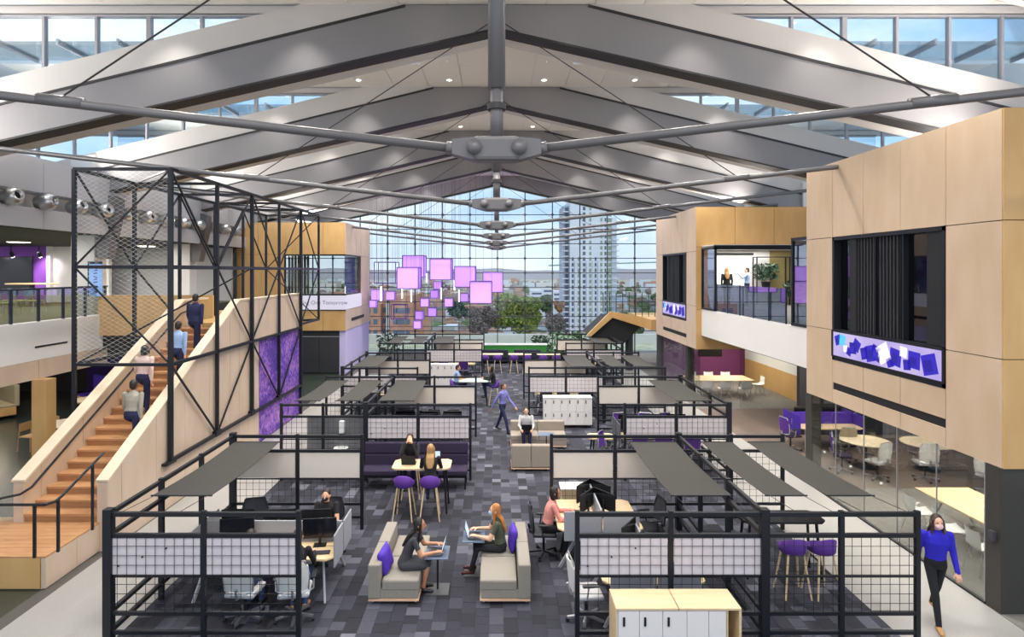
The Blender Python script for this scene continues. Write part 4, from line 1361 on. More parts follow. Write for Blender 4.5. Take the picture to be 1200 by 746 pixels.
# ---------------------------------------------------------------- first right frame
DK2 = desk(1.5, .8, True, True, False)
place('bench_desk_small', DK2, 'double desk where the woman in the pink jacket works', 'desk', (1.95, 11.85, 0), math.radians(90), None, 'bench_desk')
place('bench_desk_small', DK2, 'double desk directly behind the white cupboard with wooden top', 'desk', (2.45, 9.95, 0), math.radians(90), None, 'bench_desk')
for d, l, y in ((1.78, 'pink', 11.75), (2.12, 'pink', 11.75), (1.78, 'pink', 12.25), (2.12, 'pink', 12.25)):
    place('monitor', monitor, 'black monitor on the desk of the woman in pink', 'monitor', (d, y, .745), math.radians(125 if d > 1.9 else -125), 'monitors at the pink jacket desk')
for x, y in ((2.28, 9.75), (2.62, 9.7), (2.28, 10.3)):
    place('monitor', monitor, 'black monitor on the desk behind the white cupboard', 'monitor', (x, y, .745), math.radians(125 if x > 2.45 else -125), 'monitors behind the cupboard')
place('charcoal_office_chair', CH_K, 'dark office chair of the woman in the pink jacket', 'chair', (.92, 11.7, 0), math.radians(-90 + 180), None, 'office_chair')
place('white_office_chair', CH_W, 'white mesh office chair beside the white cupboard behind the wire grid', 'chair', (1.42, 9.5, 0), math.radians(95), None, 'office_chair')
place('charcoal_office_chair', CH_K, 'empty dark office chair at the inner side of the pink jacket desk', 'chair', (3.05, 11.9, 0), math.radians(-80), None, 'office_chair')
# white cupboard with wooden top
cb = thing('storage_cupboard', 'white door cupboard with wooden top and open cubby before the wide frame', 'cupboard', (2.41, 8.14, 0))
W2, Dp = .82, .235
MB().box(-W2, -Dp + .02, .08, .64, Dp, 1.07).build('carcass', LOCKW, cb)
for k in range(2):
    MB().rbox(-W2 - .01 + k * W2, -Dp - .01, 1.07, -W2 + .008 + (k + 1) * W2, Dp + .01, 1.1, .004).build('top_board', DESKW, cb)
MB().box(-W2 - .012, -Dp, .06, -W2, Dp, 1.07).build('side_board', DESKW, cb)
dx = [-W2 + .02, -.52, -.21, .11, .40, .63]
for k in range(5):
    dr = MB().rbox(dx[k] + .004, -Dp, .1, dx[k + 1] - .004, -Dp + .02, 1.06, .004).build('door', LOCKW, cb)
    if k < 3:
        MB().rbox(dx[k] + .06, -Dp - .015, .86, dx[k] + .09, -Dp, .98, .005).build('handle', BLACK, dr)
MB().box(.64, -Dp, .08, .655, Dp, 1.07).box(.8, -Dp, .08, W2 + .012, Dp, 1.07).box(.64, -Dp, .5, W2, Dp, .515).box(.64, Dp - .02, .08, W2, Dp + .005, 1.07).build('cubby', DESKW, cb)
MB().box(-W2, -Dp + .03, 0, W2, Dp - .03, .08).build('plinth', BLACK, cb)
sk_ = thing('side_cabinet', 'low birch cabinet with white top behind the desk of the woman in pink', 'cabinet', (1.85, 13.25, 0))
MB().box(-.42, -.2, .04, .42, .2, .78).build('carcass', DESKW, sk_)
MB().rbox(-.45, -.23, .78, .45, .23, .81, .006).build('top', PLASTW, sk_)
for k in range(2):
    MB().rbox(-.41 + k * .41, -.215, .06, -.005 + k * .41, -.2, .77, .004).build('door', DESKW, sk_)
MB().box(-.4, -.18, 0, .4, .18, .04).build('plinth', BLACK, sk_)
place('bar_stool', stool, 'purple shell bar stool behind the wire grid of the wide frame', 'stool', (5.1, 10.3, 0), math.radians(180), 'stools in the wide frame')
place('bar_stool', stool, 'purple shell bar stool behind the wire grid of the wide frame', 'stool', (5.6, 10.3, 0), math.radians(188), 'stools in the wide frame')
place('high_table_dark', high_table(1.5, .55, 1.05, BLACKR), 'dark high table behind the purple stools in the wide frame', 'table', (5.2, 11.0, 0), 0, None, 'high_table')
# ---------------------------------------------------------------- lounge benches with women
def bench(side):
    def f():
        t = thing('x', 'x', 'x')        # back on the +x*side
        L = 1.78
        MB().box(-.42, 0, .06, .42, L, .085).build('wood_base', mat('pink_oak', '#d8b294', .5), t)
        for sx in (-.36, .36):
            for y in (.08, L - .08):
                MB().cyl((sx - .015, y, .03), (sx + .015, y, .03), .03, n=10).build('castor', CHROME, t)
        MB().rbox(-.41, .03, .085, .41, L - .03, .24, .02).build('body', TWEED, t)
        for k in range(2):
            MB().rbox(-.42 if side > 0 else -.2, .02 + k * .87, .22, .2 if side > 0 else .42, .88 + k * .87, .4, .03).build('seat_cushion', TWEED, t)
            MB().rbox(side * .43 - (.21 if side > 0 else 0), .01 + k * .875, .087, side * .43 + (.21 if side < 0 else 0), .88 + k * .875, .66, .025).build('backrest', TWEED, t)
        return t
    return f
place('tweed_bench_left', bench(-1), 'beige tweed bench carrying the dark haired woman with laptop', 'bench', (-1.72, 9.95, 0), 0, None, 'lounge_bench')
place('tweed_bench_right', bench(1), 'beige tweed bench carrying the fair haired masked woman', 'bench', (.14, 9.95, 0), 0, None, 'lounge_bench')
def cushion(m):
    def f():
        v, fs = [], []
        n = 10
        mb = MB()
        for s in (-1, 1):
            for i in range(n + 1):
                for j in range(n + 1):
                    u, w = -1 + 2 * i / n, -1 + 2 * j / n
                    h = .075 * (max(0, (1 - u ** 4) * (1 - w ** 4))) ** .5
                    k = 1 - .06 * (1 - abs(u)) - .06 * (1 - abs(w))
                    v.append((s * h, u * .21 * k, w * .21 * k + .21))
        q = (n + 1) ** 2
        for i in range(n):
            for j in range(n):
                a = i * (n + 1) + j
                fs += [(a, a + 1, a + n + 2, a + n + 1), (q + a, q + a + n + 1, q + a + n + 2, q + a + 1)]
        mb.add(v, fs)
        return mb.build('x', m, None, True)
    return f
o = place('cushion', cushion(VIOLET), 'purple square cushion beside the dark haired woman on the bench', 'cushion', (-1.86, 10.32, .4)); o.rotation_euler = (math.radians(8), math.radians(-14), math.radians(-12))
o = place('cushion', cushion(VIOLET), 'purple square cushion behind the back of the fair haired woman', 'cushion', (.27, 11.1, .4)); o.rotation_euler = (0, math.radians(8), math.radians(5))
def side_table(h):
    def f():
        t = thing('x', 'x', 'x')
        MB().rbox(-.2, -.25, h - .02, .2, .25, h, .008).build('table_top', mat('grey_blue_top', '#5d6a80', .5), t)
        MB().cyl((0, .0, .02), (0, .0, h - .02), .018).build('pole', BLACK, t)
        MB().rbox(-.18, -.2, 0, .2, .2, .02, .006).build('base_plate', mat('graphite_plate', '#4c4d50', .5), t)
        return t
    return f
place('laptop_table', side_table(.66), 'slim laptop table standing over the feet of the dark haired woman', 'table', (-1.03, 10.42, 0), 0, None, 'laptop_table')
place('laptop_table', side_table(.66), 'slim laptop table before the fair haired masked woman', 'table', (-.42, 11.05, 0), 0, None, 'laptop_table')
place('laptop', laptop(LAPS), 'open laptop with lit screen used by the dark haired woman', 'laptop', (-1.07, 10.42, .66), math.radians(90))
place('laptop_back', laptop(LAPS), 'open black laptop used by the fair haired masked woman', 'laptop', (-.4, 11.05, .66), math.radians(-90), None, 'laptop')
# ---------------------------------------------------------------- banquette and high table
bq = thing('banquette', 'long dark purple upholstered banquette before the pinned boards', 'bench', (-2.1, 15.55, 0))
for k in range(2):
    MB().rbox(-1.36 + k * 1.36, .1, .78, -.01 + k * 1.36, .24, 1.07, .03).build('back_cushion', PURPLED, bq)
    MB().rbox(-1.36 + k * 1.36, .1, .45, -.01 + k * 1.36, .26, .77, .03).build('back_cushion', PURPLED, bq)
    MB().rbox(-1.36 + k * 1.36, -.4, .36, -.01 + k * 1.36, .12, .5, .03).build('seat_cushion', PURPLED, bq)
MB().box(-1.34, -.36, .3, 1.34, .2, .36).build('seat_frame', BLACK, bq)
for x in (-1.3, 0, 1.3):
    for y in (-.32, .18):
        MB().box(x - .02, y - .02, 0, x + .02, y + .02, .3).build('leg', BLACK, bq)
place('high_table', high_table(1.35, .72), 'maple high table where two women sit before the banquette', 'table', (-1.74, 14.0, 0))
place('bar_stool', stool, 'empty purple bar stool with wooden legs at the maple high table', 'stool', (-2.08, 13.45, 0), math.radians(176))
place('bar_stool', stool, 'purple bar stool under the long haired woman at the maple high table', 'stool', (-1.5, 13.45, 0), math.radians(184))
place('bar_stool', stool, 'purple bar stool of the woman resting her head, behind the high table', 'stool', (-2.1, 14.75, 0), 0)
place('laptop_front', laptop(LAPS), 'open laptop with lit screen before the long haired woman at the high table', 'laptop', (-1.5, 14.05, 1.05), math.radians(180), None, 'laptop')
o = place('laptop_back', laptop(LAPS), 'tan backed laptop before the woman resting her head', 'laptop', (-2.05, 14.02, 1.05), 0, None, 'laptop')
# ---------------------------------------------------------------- middle lounge
def sofa(w):
    def f():
        t = thing('x', 'x', 'x')
        m = mat('tan_grey_tweed', '#9d9286', .95, var=.3, vs=90)
        n = 2
        MB().box(-w / 2, -.4, .06, w / 2, .4, .09).build('wood_base', mat('pink_oak'), t)
        for sx in (-w / 2 + .08, w / 2 - .08):
            for y in (-.32, .32):
                MB().cyl((sx - .015, y, .03), (sx + .015, y, .03), .03, n=10).build('castor', CHROME, t)
        MB().rbox(-w / 2 + .01, -.39, .09, w / 2 - .01, .39, .26, .02).build('body', m, t)
        for k in range(n):
            MB().rbox(-w / 2 + k * w / n, -.4, .25, -w / 2 + (k + 1) * w / n - .005, .22, .42, .03).build('seat_cushion', m, t)
            MB().rbox(-w / 2 + k * w / n, .2, .1, -w / 2 + (k + 1) * w / n - .005, .41, .72, .03).build('backrest', m, t)
        return t
    return f
place('sofa_short', sofa(1.1), 'short tan sofa showing its tall back, beside the wide walkway of carpet', 'sofa', (.96, 17.0, 0), math.radians(180), None, 'sofa')
place('sofa_long', sofa(1.75), 'tan sofa where the man with laptop sits facing its short twin', 'sofa', (1.32, 19.1, 0), 0, None, 'sofa')
place('laptop_table', side_table(.45), 'low blue topped table between the two tan sofas', 'table', (1.5, 18.0, 0), math.radians(90), None, 'low_table')
def lockers(w, h, nc, nr):
    def f():
        t = thing('x', 'x', 'x')
        MB().box(-w / 2, -.2, .1, w / 2, .25, h - .02).build('carcass', LOCKW, t)
        MB().rbox(-w / 2 - .01, -.24, h - .02, w / 2 + .01, .26, h, .006).build('top', PLASTW, t)
        for i in range(nc):
            for j in range(nr):
                x0 = -w / 2 + w * i / nc; z0 = .11 + (h - .14) * j / nr
                d = MB().rbox(x0 + .005, -.225, z0 + .005, x0 + w / nc - .005, -.2, z0 + (h - .14) / nr - .005, .004).build('locker_door', LOCKW, t)
                MB().box(x0 + .05, -.24, z0 + (h - .14) / nr * .62, x0 + .08, -.225, z0 + (h - .14) / nr * .86).build('lock_handle', BLACK, d)
        for sx in (-1, 1):
            for sy in (-.15, .18):
                MB().cyl((sx * (w / 2 - .12) - .02, sy, .045), (sx * (w / 2 - .12) + .02, sy, .045), .045, n=10).build('castor', BLACK, t)
                MB().box(sx * (w / 2 - .12) - .03, sy - .03, .08, sx * (w / 2 - .12) + .03, sy + .03, .1).build('castor_plate', CHROME, t)
        return t
    return f
place('locker_unit', lockers(1.72, 1.08, 6, 2), 'white locker unit of twelve doors on castors behind the tan sofa', 'lockers', (2.53, 21.4, 0))
place('locker_unit_small', lockers(1.25, 1.1, 4, 2), 'smaller white locker unit before the far gridded boards', 'lockers', (-2.55, 28.8, 0), 0, None, 'locker_unit')
# ---------------------------------------------------------------- other frames: desks, monitors, chairs
def cluster(x, d, w, lab, nm, ch, chl, rz=0, key='bench_desk_mid', ww=2.2):
    place(key, desk(ww, .68, True, True, True, True, mat('charcoal_felt', '#4a4b52', .9)), 'double desk with charcoal screens ' + lab, 'desk', (x, d, 0), rz, None, 'bench_desk')
    n = nm
    for k in range(n):
        q = -ww / 2 + ww * (k + .5) / n
        place('monitor', monitor, 'black monitor on the desk ' + lab, 'monitor', (x + q, d - .2, .745), math.radians(4), 'monitors on the desk ' + lab)
        place('monitor', monitor, 'black monitor on the desk ' + lab, 'monitor', (x + q, d + .2, .745), math.radians(180), 'monitors on the desk ' + lab)
        place(chl[0], ch, chl[1] + lab, 'chair', (x + q, d - 1.0, 0), math.radians(180 + 10 * (-1) ** k), 'chairs at the desk ' + lab, 'office_chair')
        place(chl[0], ch, chl[1] + lab, 'chair', (x + q, d + 1.0, 0), math.radians(12 * (-1) ** k), 'chairs at the desk ' + lab, 'office_chair')
cluster(-2.1, 18.3, 0, 'inside the banquette frame', 3, CH_K, ('charcoal_office_chair', 'dark office chair '))
cluster(4.7, 17.9, 0, 'inside the frame beside the far sofas', 3, CH_P, ('purple_office_chair', 'purple office chair '))
cluster(-4.3, 24.0, 0, 'inside the frame before the small lockers', 2, CH_K, ('charcoal_office_chair', 'dark office chair '))
cluster(2.6, 24.2, 0, 'inside the frame behind the large lockers', 3, CH_K, ('charcoal_office_chair', 'dark office chair '))
cluster(-2.2, 31.6, 0, 'inside the last frame on the kitchen side', 2, CH_P, ('purple_office_chair', 'purple office chair '))
cluster(4.8, 31.7, 0, 'inside the last frame by the far wooden stair', 2, CH_K, ('charcoal_office_chair', 'dark office chair '))
for x, d, a, l in ((3.15, 16.8, 60, 'purple office chair by the small table beside the far sofas'),):
    place('purple_office_chair', CH_P, l, 'chair', (x, d, 0), math.radians(a), None, 'office_chair')
place('high_table_small', high_table(.75, .6, .74), 'small maple table with purple chair at the corner of the frame by the sofas', 'table', (3.05, 17.5, 0), 0, None, 'small_table')
place('high_table_pale', high_table(1.25, .8, 1.02, mat('green_glow_top', '#c9dccf', .35)), 'pale topped high table where two people sit near the far lockers', 'table', (-.95, 25.0, 0), 0, None, 'high_table')  # green in the top colour stands for the glow of a screen
place('bar_stool', stool, 'bar stool under the person in dark clothes at the pale high table', 'stool', (-.1, 24.9, 0), math.radians(-90))
place('bar_stool', stool, 'bar stool under the man in light blue at the pale high table', 'stool', (-1.75, 25.1, 0), math.radians(90))
# long far counter with chairs
for k in range(3):
    place('high_table_far', high_table(1.3, .6, .95), 'wooden high table in the row before the green planter', 'table', (-.3 + k * 1.6, 33.4, 0), 0, 'high tables before the green planter', 'high_table')
    for q in (-.35, .35):
        place('bar_stool', stool, 'bar stool at the wooden tables before the green planter', 'stool', (-.3 + k * 1.6 + q, 32.7, 0), math.radians(180), 'stools before the green planter')
DSOF = mat('navy_fabric', '#232838', .85)
def dark_sofa():
    t = thing('x', 'x', 'x')
    MB().rbox(-.8, -.4, .1, .8, .4, .42, .05).build('seat', DSOF, t)
    MB().rbox(-.8, .22, .3, .8, .45, .85, .06).build('backrest', DSOF, t)
    for s in (-1, 1):
        MB().rbox(s * .8 - .09, -.4, .1, s * .8 + .09, .42, .62, .04).build('arm', DSOF, t)
        for y in (-.33, .33):
            MB().cyl((s * .7, y, 0), (s * .7, y, .12), .02).build('leg', BLACK, t)
    return t
for k in range(3):
    place('dark_sofa', dark_sofa, 'navy sofa in the row along the green planter', 'sofa', (-.1 + k * 1.95, 36.4, 0), math.radians(180), 'navy sofas along the planter')
gp = thing('turf_planter', 'long planter faced in bright green turf with white rim at the glass wall', 'planter', (1.2, 38.2, 0))
MB().box(-2.0, -.3, .0, 2.0, .3, .86).build('turf_face', mat('turf_green', '#3f9a3c', .9, var=.3, vs=30), gp)
MB().rbox(-2.03, -.33, .86, 2.03, .33, .94, .02).build('rim', PLASTW, gp)
for k, (x, d, s, l) in enumerate(((3.75, 35.3, 1, 'leafy green shrub in a pot at the corner of the far frame'), (2.9, 39.2, .6, 'low dark shrub beside the turf planter'), (-6.6, 36.5, .9, 'leafy shrub in the corner beside the purple lit wall'), (5.2, 38.6, .8, 'tall shrub in front of the glass wall by the far wooden stair'))):
    o = place('shrub%d' % k, shrub(11 + k, 240, .6 * s + .2, 1.5 * s, True, .14, LEAF if k in (0, 3) else LEAF2), l, 'plant', (x, d, 0), k, None, 'potted_shrub')
# ---------------------------------------------------------------- rooms on the right
def meeting_table(w, l):
    def f():
        t = thing('x', 'x', 'x')
        MB().rbox(-w / 2, -l / 2, .71, w / 2, l / 2, .75, .012).build('table_top', DESKW, t)
        for y in (-l / 2 + .3, l / 2 - .3):
            for s in (-1, 1):
                MB().bar((s * (w / 2 - .08), y, 0), (s * .12, y, .71), .05, .04).build('leg', PLASTW, t)
            MB().bar((-.12, y, .69), (.12, y, .69), .05, .04).build('leg_bridge', PLASTW, t)
        return t
    return f
def shell_chair(m=None):
    def f():
        t = thing('x', 'x', 'x')
        mm = m or PLASTW
        sh = MB()
        prof = [(-.22, .46), (-.1, .435), (.1, .44), (.2, .48), (.235, .6), (.26, .8)]
        n = 5
        vs, fs = [], []
        for s_ in (0, .02):
            for (y, z) in prof:
                for j in range(n + 1):
                    u = -1 + 2 * j / n
                    vs.append((u * .22, y - .03 * u * u * (z > .5) , z + .03 * u * u - s_))
        q = len(prof) * (n + 1)
        for i in range(len(prof) - 1):
            for j in range(n):
                a = i * (n + 1) + j
                fs += [(a, a + 1, a + n + 2, a + n + 1), (q + a, q + a + n + 1, q + a + n + 2, q + a + 1)]
        sh.add(vs, fs).build('seat_shell', mm, t, True)
        for sx in (-1, 1):
            for sy in (-1, 1):
                MB().cyl((sx * .24, sy * .24, 0), (sx * .16, sy * .14, .44), .011).build('leg', CHROME, t)
        return t
    return f
SH_W = shell_chair()
place('meeting_table', meeting_table(1.2, 2.6), 'maple meeting table with white power box in the glazed room by the pier', 'table', (9.9, 12.0, 0))
pb = thing('power_box', 'white desktop power box with a trailing cord on the maple meeting table', 'power outlet', (9.75, 11.6, .75))
MB().rbox(-.05, -.16, 0, .05, .16, .05, .008).build('body', PLASTW, pb)
MB().box(-.03, -.12, .05, .03, .12, .052).build('socket_strip', BLACK, pb)
MB().tube([(.0, -.16, .02), (.12, -.3, .006), (.3, -.34, .006), (.42, -.5, .006)], .005, 6).build('cord', PLASTW, pb)
for y in (11.0, 11.85, 12.7):
    place('shell_chair', SH_W, 'white shell chair pushed under the maple meeting table behind the glass', 'chair', (9.0, y, 0), math.radians(82), 'shell chairs at the glazed meeting table')
for y in (11.3, 12.4):
    place('shell_chair', SH_W, 'white shell chair on the inner side of the maple meeting table', 'chair', (10.75, y, 0), math.radians(-90), 'inner shell chairs at the glazed meeting table')
place('round_table_room', round_table, 'round wooden table seen through the glass by the dark pier', 'table', (10.5, 17.0, 0), 0, None, 'round_table')
place('round_table_room', round_table, 'second round wooden table deeper in the glazed room', 'table', (12.1, 16.8, 0), 0, None, 'round_table')
for x, d, a, l in ((10.2, 16.0, 200, 'pale mesh office chair turned to the round table behind the glass'), (11.4, 15.9, 170, 'pale mesh office chair in the middle of the glazed room'), (12.3, 14.9, 120, 'pale mesh office chair at the taupe wall of the glazed room')):
    place('white_office_chair', CH_W, l, 'chair', (x, d, 0), math.radians(a), None, 'office_chair')
place('desk_purple', desk(1.9, .65, True, True, True, True, VIOLET), 'desk with violet screens on the brown carpet beside the dark wall', 'desk', (10.3, 18.9, 0), math.radians(0), None, 'bench_desk')
for x in (9.8, 10.7):
    place('monitor', monitor, 'black monitor on the violet screened desk on the brown carpet', 'monitor', (x, 19.1, .745), math.radians(180), 'monitors on the violet desk')
place('tan_office_chair', CH_T, 'tan mesh office chair on the brown carpet before the violet desk', 'chair', (10.25, 17.6, 0), math.radians(175), None, 'office_chair')
place('purple_office_chair', CH_P, 'violet office chair at the stair side of the violet desk', 'chair', (9.15, 18.6, 0), math.radians(100), None, 'office_chair')
place('purple_office_chair', CH_P, 'violet office chair half hidden behind the dark pier', 'chair', (9.6, 16.6, 0), math.radians(60), None, 'office_chair')
place('meeting_table_far', meeting_table(1.3, 2.8), 'maple table with white chairs in the room with the plum wall', 'table', (10.0, 27.0, 0), math.radians(90), None, 'meeting_table')
for k, (x, d, a) in enumerate(((9.1, 26.0, 180), (9.9, 26.0, 180), (10.8, 26.0, 180), (9.2, 28.0, 0), (10.0, 28.0, 0), (10.8, 28.0, 0), (11.8, 27.0, -90))):
    place('shell_chair', SH_W, 'white shell chair around the maple table before the plum wall', 'chair', (x, d, 0), math.radians(a), 'shell chairs before the plum wall')
# ---------------------------------------------------------------- hanging purple lanterns
LAN = emat('lantern_violet', '#c48cf0', .42, '#cfa8f2')
LANE = emat('lantern_edge', '#a070e0', .3, '#b48ae6')
def hang_z(x, D):
    return ZC + .1 if (D > 37.95 or (D > 36.4 and abs(x) > 2.15)) else zlow(x)
LDK = mat('lantern_frame', '#6d4a96', .5)
WLB = emat('light_tube', '#f8f0ff', 3)
TOPZ = H + 2.6
def lantern(cx0, cy0, cx1, cy1, D, lit, label, group=None):
    x0, y0 = 420 + .1609 * cx0, 280 + .1609 * cy0
    x1, y1 = 420 + .1609 * cx1, 280 + .1609 * cy1
    p, q = px(x0, y1, D), px(x1, y0, D)
    s = ((q.x - p.x) + (q.z - p.z)) / 2
    cx, cz = (p.x + q.x) / 2, (p.z + q.z) / 2
    t = thing('hanging_lantern', label, 'lantern', (cx, D, cz), 0, group)
    h = s / 2
    e = .022 if s > .8 else .014
    for a in (-h, h):
        for b in (-h, h):
            MB().box(a - e, b - e, -h, a + e, b + e, h).build('edge', LDK, t)
            MB().box(-h, a - e, b - e, h, a + e, b + e).build('edge', LDK, t)
            MB().box(a - e, -h, b - e, a + e, h, b + e).build('edge', LDK, t)
    if lit:
        g = h - .015
        MB().box(-g, -g, -g, g, -g + .01, g).build('front_panel', LAN, t)
        MB().box(-g, g - .01, -g, g, g, g).build('back_panel', LAN, t)
        MB().box(-g, -g, -g, -g + .01, g, g).build('side_panel', LANE, t)
        MB().box(g - .01, -g, -g, g, g, g).build('side_panel', LANE, t)
        MB().box(-g, -g, -g, g, g, -g + .01).build('bottom_panel', LANE, t)
    for a in (-h, h):
        MB().cyl((a, 0, h), (a, 0, hang_z(cx + a, D) - cz), .008, n=5).build('hanging_wire', MULLD, t)
BIG = 'large lit violet cube lantern hanging before the glass wall'
SMALL = 'small lit violet cube lantern hanging low before the glass wall'
for r, D, lit, lab, g in [((295, 205, 445, 360), 35.2, 1, BIG, 'b'), ((335, 120, 485, 275), 37.6, 1, BIG, 'b'), ((530, 145, 680, 295), 36.0, 1, BIG, 'b'), ((705, 200, 855, 347), 37.0, 1, BIG, 'b'), ((817, 306, 970, 465), 35.4, 1, BIG, 'b'), ((910, 240, 1050, 385), 38.4, 1, BIG, 'b'),
                       ((130, 170, 285, 320), 37.6, 0, 'large unlit open cube frame hanging beside the purple lit wall', None), ((250, 475, 350, 580), 36, 0, 'small unlit open cube frame hanging over the far shades', None),
                       ((100, 365, 175, 445), 37.9, 1, SMALL, 's'), ((205, 380, 268, 442), 35.6, 1, SMALL, 's'), ((88, 440, 130, 500), 36.4, 1, SMALL, 's'), ((455, 430, 515, 490), 35.6, 1, SMALL, 's'), ((530, 370, 582, 430), 36.6, 1, SMALL, 's'), ((553, 308, 605, 366), 37.9, 1, SMALL, 's'),
                       ((420, 520, 472, 585), 36.2, 1, SMALL, 's'), ((405, 593, 460, 650), 35.4, 1, SMALL, 's'), ((510, 500, 570, 560), 37.0, 1, SMALL, 's'), ((630, 430, 690, 490), 36.0, 1, SMALL, 's'), ((745, 395, 800, 455), 37.8, 1, SMALL, 's')]:
    lantern(*r, D, lit, lab, {'b': 'large violet lanterns', 's': 'small violet lanterns', None: None}[g])
for cx, a, b in ((165, 345, 450), (318, 365, 430), (385, 370, 455), (603, 355, 435), (733, 370, 455), (497, 250, 312), (700, 300, 372)):
    D = 36.8
    p, q = px(420 + .1609 * cx, 280 + .1609 * b, D), px(420 + .1609 * cx, 280 + .1609 * a, D)
    t = thing('light_tube', 'thin upright white light tube hanging among the violet lanterns', 'lamp', (p.x, D, p.z), 0, 'white light tubes among the lanterns')
    MB().cyl((0, 0, 0), (0, 0, q.z - p.z), .035, n=8).build('tube', WLB, t)
    MB().cyl((0, 0, q.z - p.z), (0, 0, hang_z(p.x, D) - p.z), .007, n=5).build('hanging_wire', MULLD, t)
# ================================================================ people
def capsule(mb, a, b, ra, rb, n=12):
    a, b = Vector(a), Vector(b)
    d = b - a
    L = d.length
    if L < 1e-5:
        return mb.ball(a, ra)
    d /= L
    u = d.cross(Vector((0, 0, 1)))
    if u.length < 1e-3:
        u = d.cross(Vector((0, 1, 0)))
    u.normalize()
    v = d.cross(u)
    rings = [(-ra * math.cos(t), ra * math.sin(t)) for t in (.15, .5, .9, 1.3)] + [(0, ra), (L, rb)] + [(L + rb * math.sin(t), rb * math.cos(t)) for t in (.3, .7, 1.1, 1.42)]
    vs = []
    for h, r in rings:
        for k in range(n):
            t = 2 * math.pi * k / n
            vs.append(a + d * h + (u * math.cos(t) + v * math.sin(t)) * r)
    fs = [(i * n + k, i * n + (k + 1) % n, (i + 1) * n + (k + 1) % n, (i + 1) * n + k) for i in range(len(rings) - 1) for k in range(n)]
    fs += [tuple(range(n))[::-1], tuple((len(rings) - 1) * n + k for k in range(n))]
    return mb.add(vs, fs)
def loft(mb, secs, n=16):
    """secs: (centre, rx, ry) ellipses lying in horizontal-ish planes"""
    vs = []
    for c, rx, ry in secs:
        for k in range(n):
            t = 2 * math.pi * k / n
            vs.append((c[0] + rx * math.cos(t), c[1] + ry * math.sin(t), c[2]))
    m = len(secs)
    fs = [(i * n + k, i * n + (k + 1) % n, (i + 1) * n + (k + 1) % n, (i + 1) * n + k) for i in range(m - 1) for k in range(n)]
    fs += [tuple(range(n))[::-1], tuple((m - 1) * n + k for k in range(n))]
    return mb.add(vs, fs)
def fused(mb, vox, smooth=3):
    me = mb.mesh('tmp', SKINM)
    o = bpy.data.objects.new('tmp', me)
    COL.objects.link(o)
    r = o.modifiers.new('r', 'REMESH')
    r.mode = 'VOXEL'
    r.voxel_size = vox
    if smooth:
        s = o.modifiers.new('s', 'SMOOTH')
        s.factor = .5
        s.iterations = smooth
    dg = bpy.context.evaluated_depsgraph_get()
    out = bpy.data.meshes.new_from_object(o.evaluated_get(dg))
    bpy.data.objects.remove(o)
    bpy.data.meshes.remove(me)
    out.polygons.foreach_set('use_smooth', [True] * len(out.polygons))
    return out
def V3(*a): return Vector(a)
def pose_stand(stride=.0, swing=.0, lean=.0, climb=0, raise_r=None):
    j = {}
    j['pelvis'] = V3(0, 0, .94)
    j['chest'] = V3(0, -lean * .36, 1.27)
    j['neck'] = V3(0, -lean * .52, 1.44)
    j['head'] = V3(0, -lean * .62 - .015, 1.59)
    for s in (-1, 1):
        f = s * stride / 2
        j['hip', s] = V3(s * .085, 0, .9)
        if climb and s > 0:
            j['knee', s] = V3(s * .1, -.3, .72); j['ankle', s] = V3(s * .1, -.24, .08 + climb)
        elif f > 0:      # rear leg
            j['knee', s] = V3(s * .09, .03 + f * .35, .5); j['ankle', s] = V3(s * .09, f, .1 + stride * .12)
        else:
            j['knee', s] = V3(s * .09, f * .55 - .03, .49); j['ankle', s] = V3(s * .09, f, .085)
        a = j['ankle', s]
        j['toe', s] = a + V3(s * .02, -.16, -.055 if not (f > 0 and stride) else -.09)
        j['sho', s] = V3(s * .185, -lean * .48, 1.4)
        w = -s * swing
        j['sho', s].z -= .012
        j['elb', s] = j['sho', s] + V3(s * .035, w * .5 + .03, -.27)
        j['wri', s] = j['elb', s] + V3(s * .0, w * .6 - .06, -.235)
    if raise_r:
        s = raise_r
        j['elb', s] = j['sho', s] + V3(s * .08, -.2, -.16)
        j['wri', s] = j['elb', s] + V3(s * .02, -.16, .18)
    return j
def pose_sit(seat=.42, lean=.12, arms='type', shin=.0, foot=0.0, hd=.0):
    j = {}
    z = seat + .09
    j['pelvis'] = V3(0, 0, z)
    j['chest'] = V3(0, -lean * .36, z + .34)
    j['neck'] = V3(0, -lean * .55, z + .5)
    j['head'] = V3(0, -lean * .68 - .02 - hd, z + .65)
    for s in (-1, 1):
        j['hip', s] = V3(s * .085, -.02, z - .02)
        j['knee', s] = V3(s * .1, -.43, z - .0)
        j['ankle', s] = V3(s * .09, -.43 + shin * (1 if s > 0 else .8), foot + .085)
        j['toe', s] = j['ankle', s] + V3(s * .015, -.15, -.05)
        j['sho', s] = V3(s * .18, -lean * .52, z + .46)
        if arms == 'face':
            j['elb', s] = j['sho', s] + V3(s * .03, -.22, -.2)
            j['wri', s] = j['head'] + V3(s * .075, -.11, -.09)
        else:
            j['elb', s] = j['sho', s] + V3(s * .05, -.13, -.245)
            j['wri', s] = j['elb', s] + V3(-s * .06, -.235, .03 if arms == 'type' else -.05)
    return j
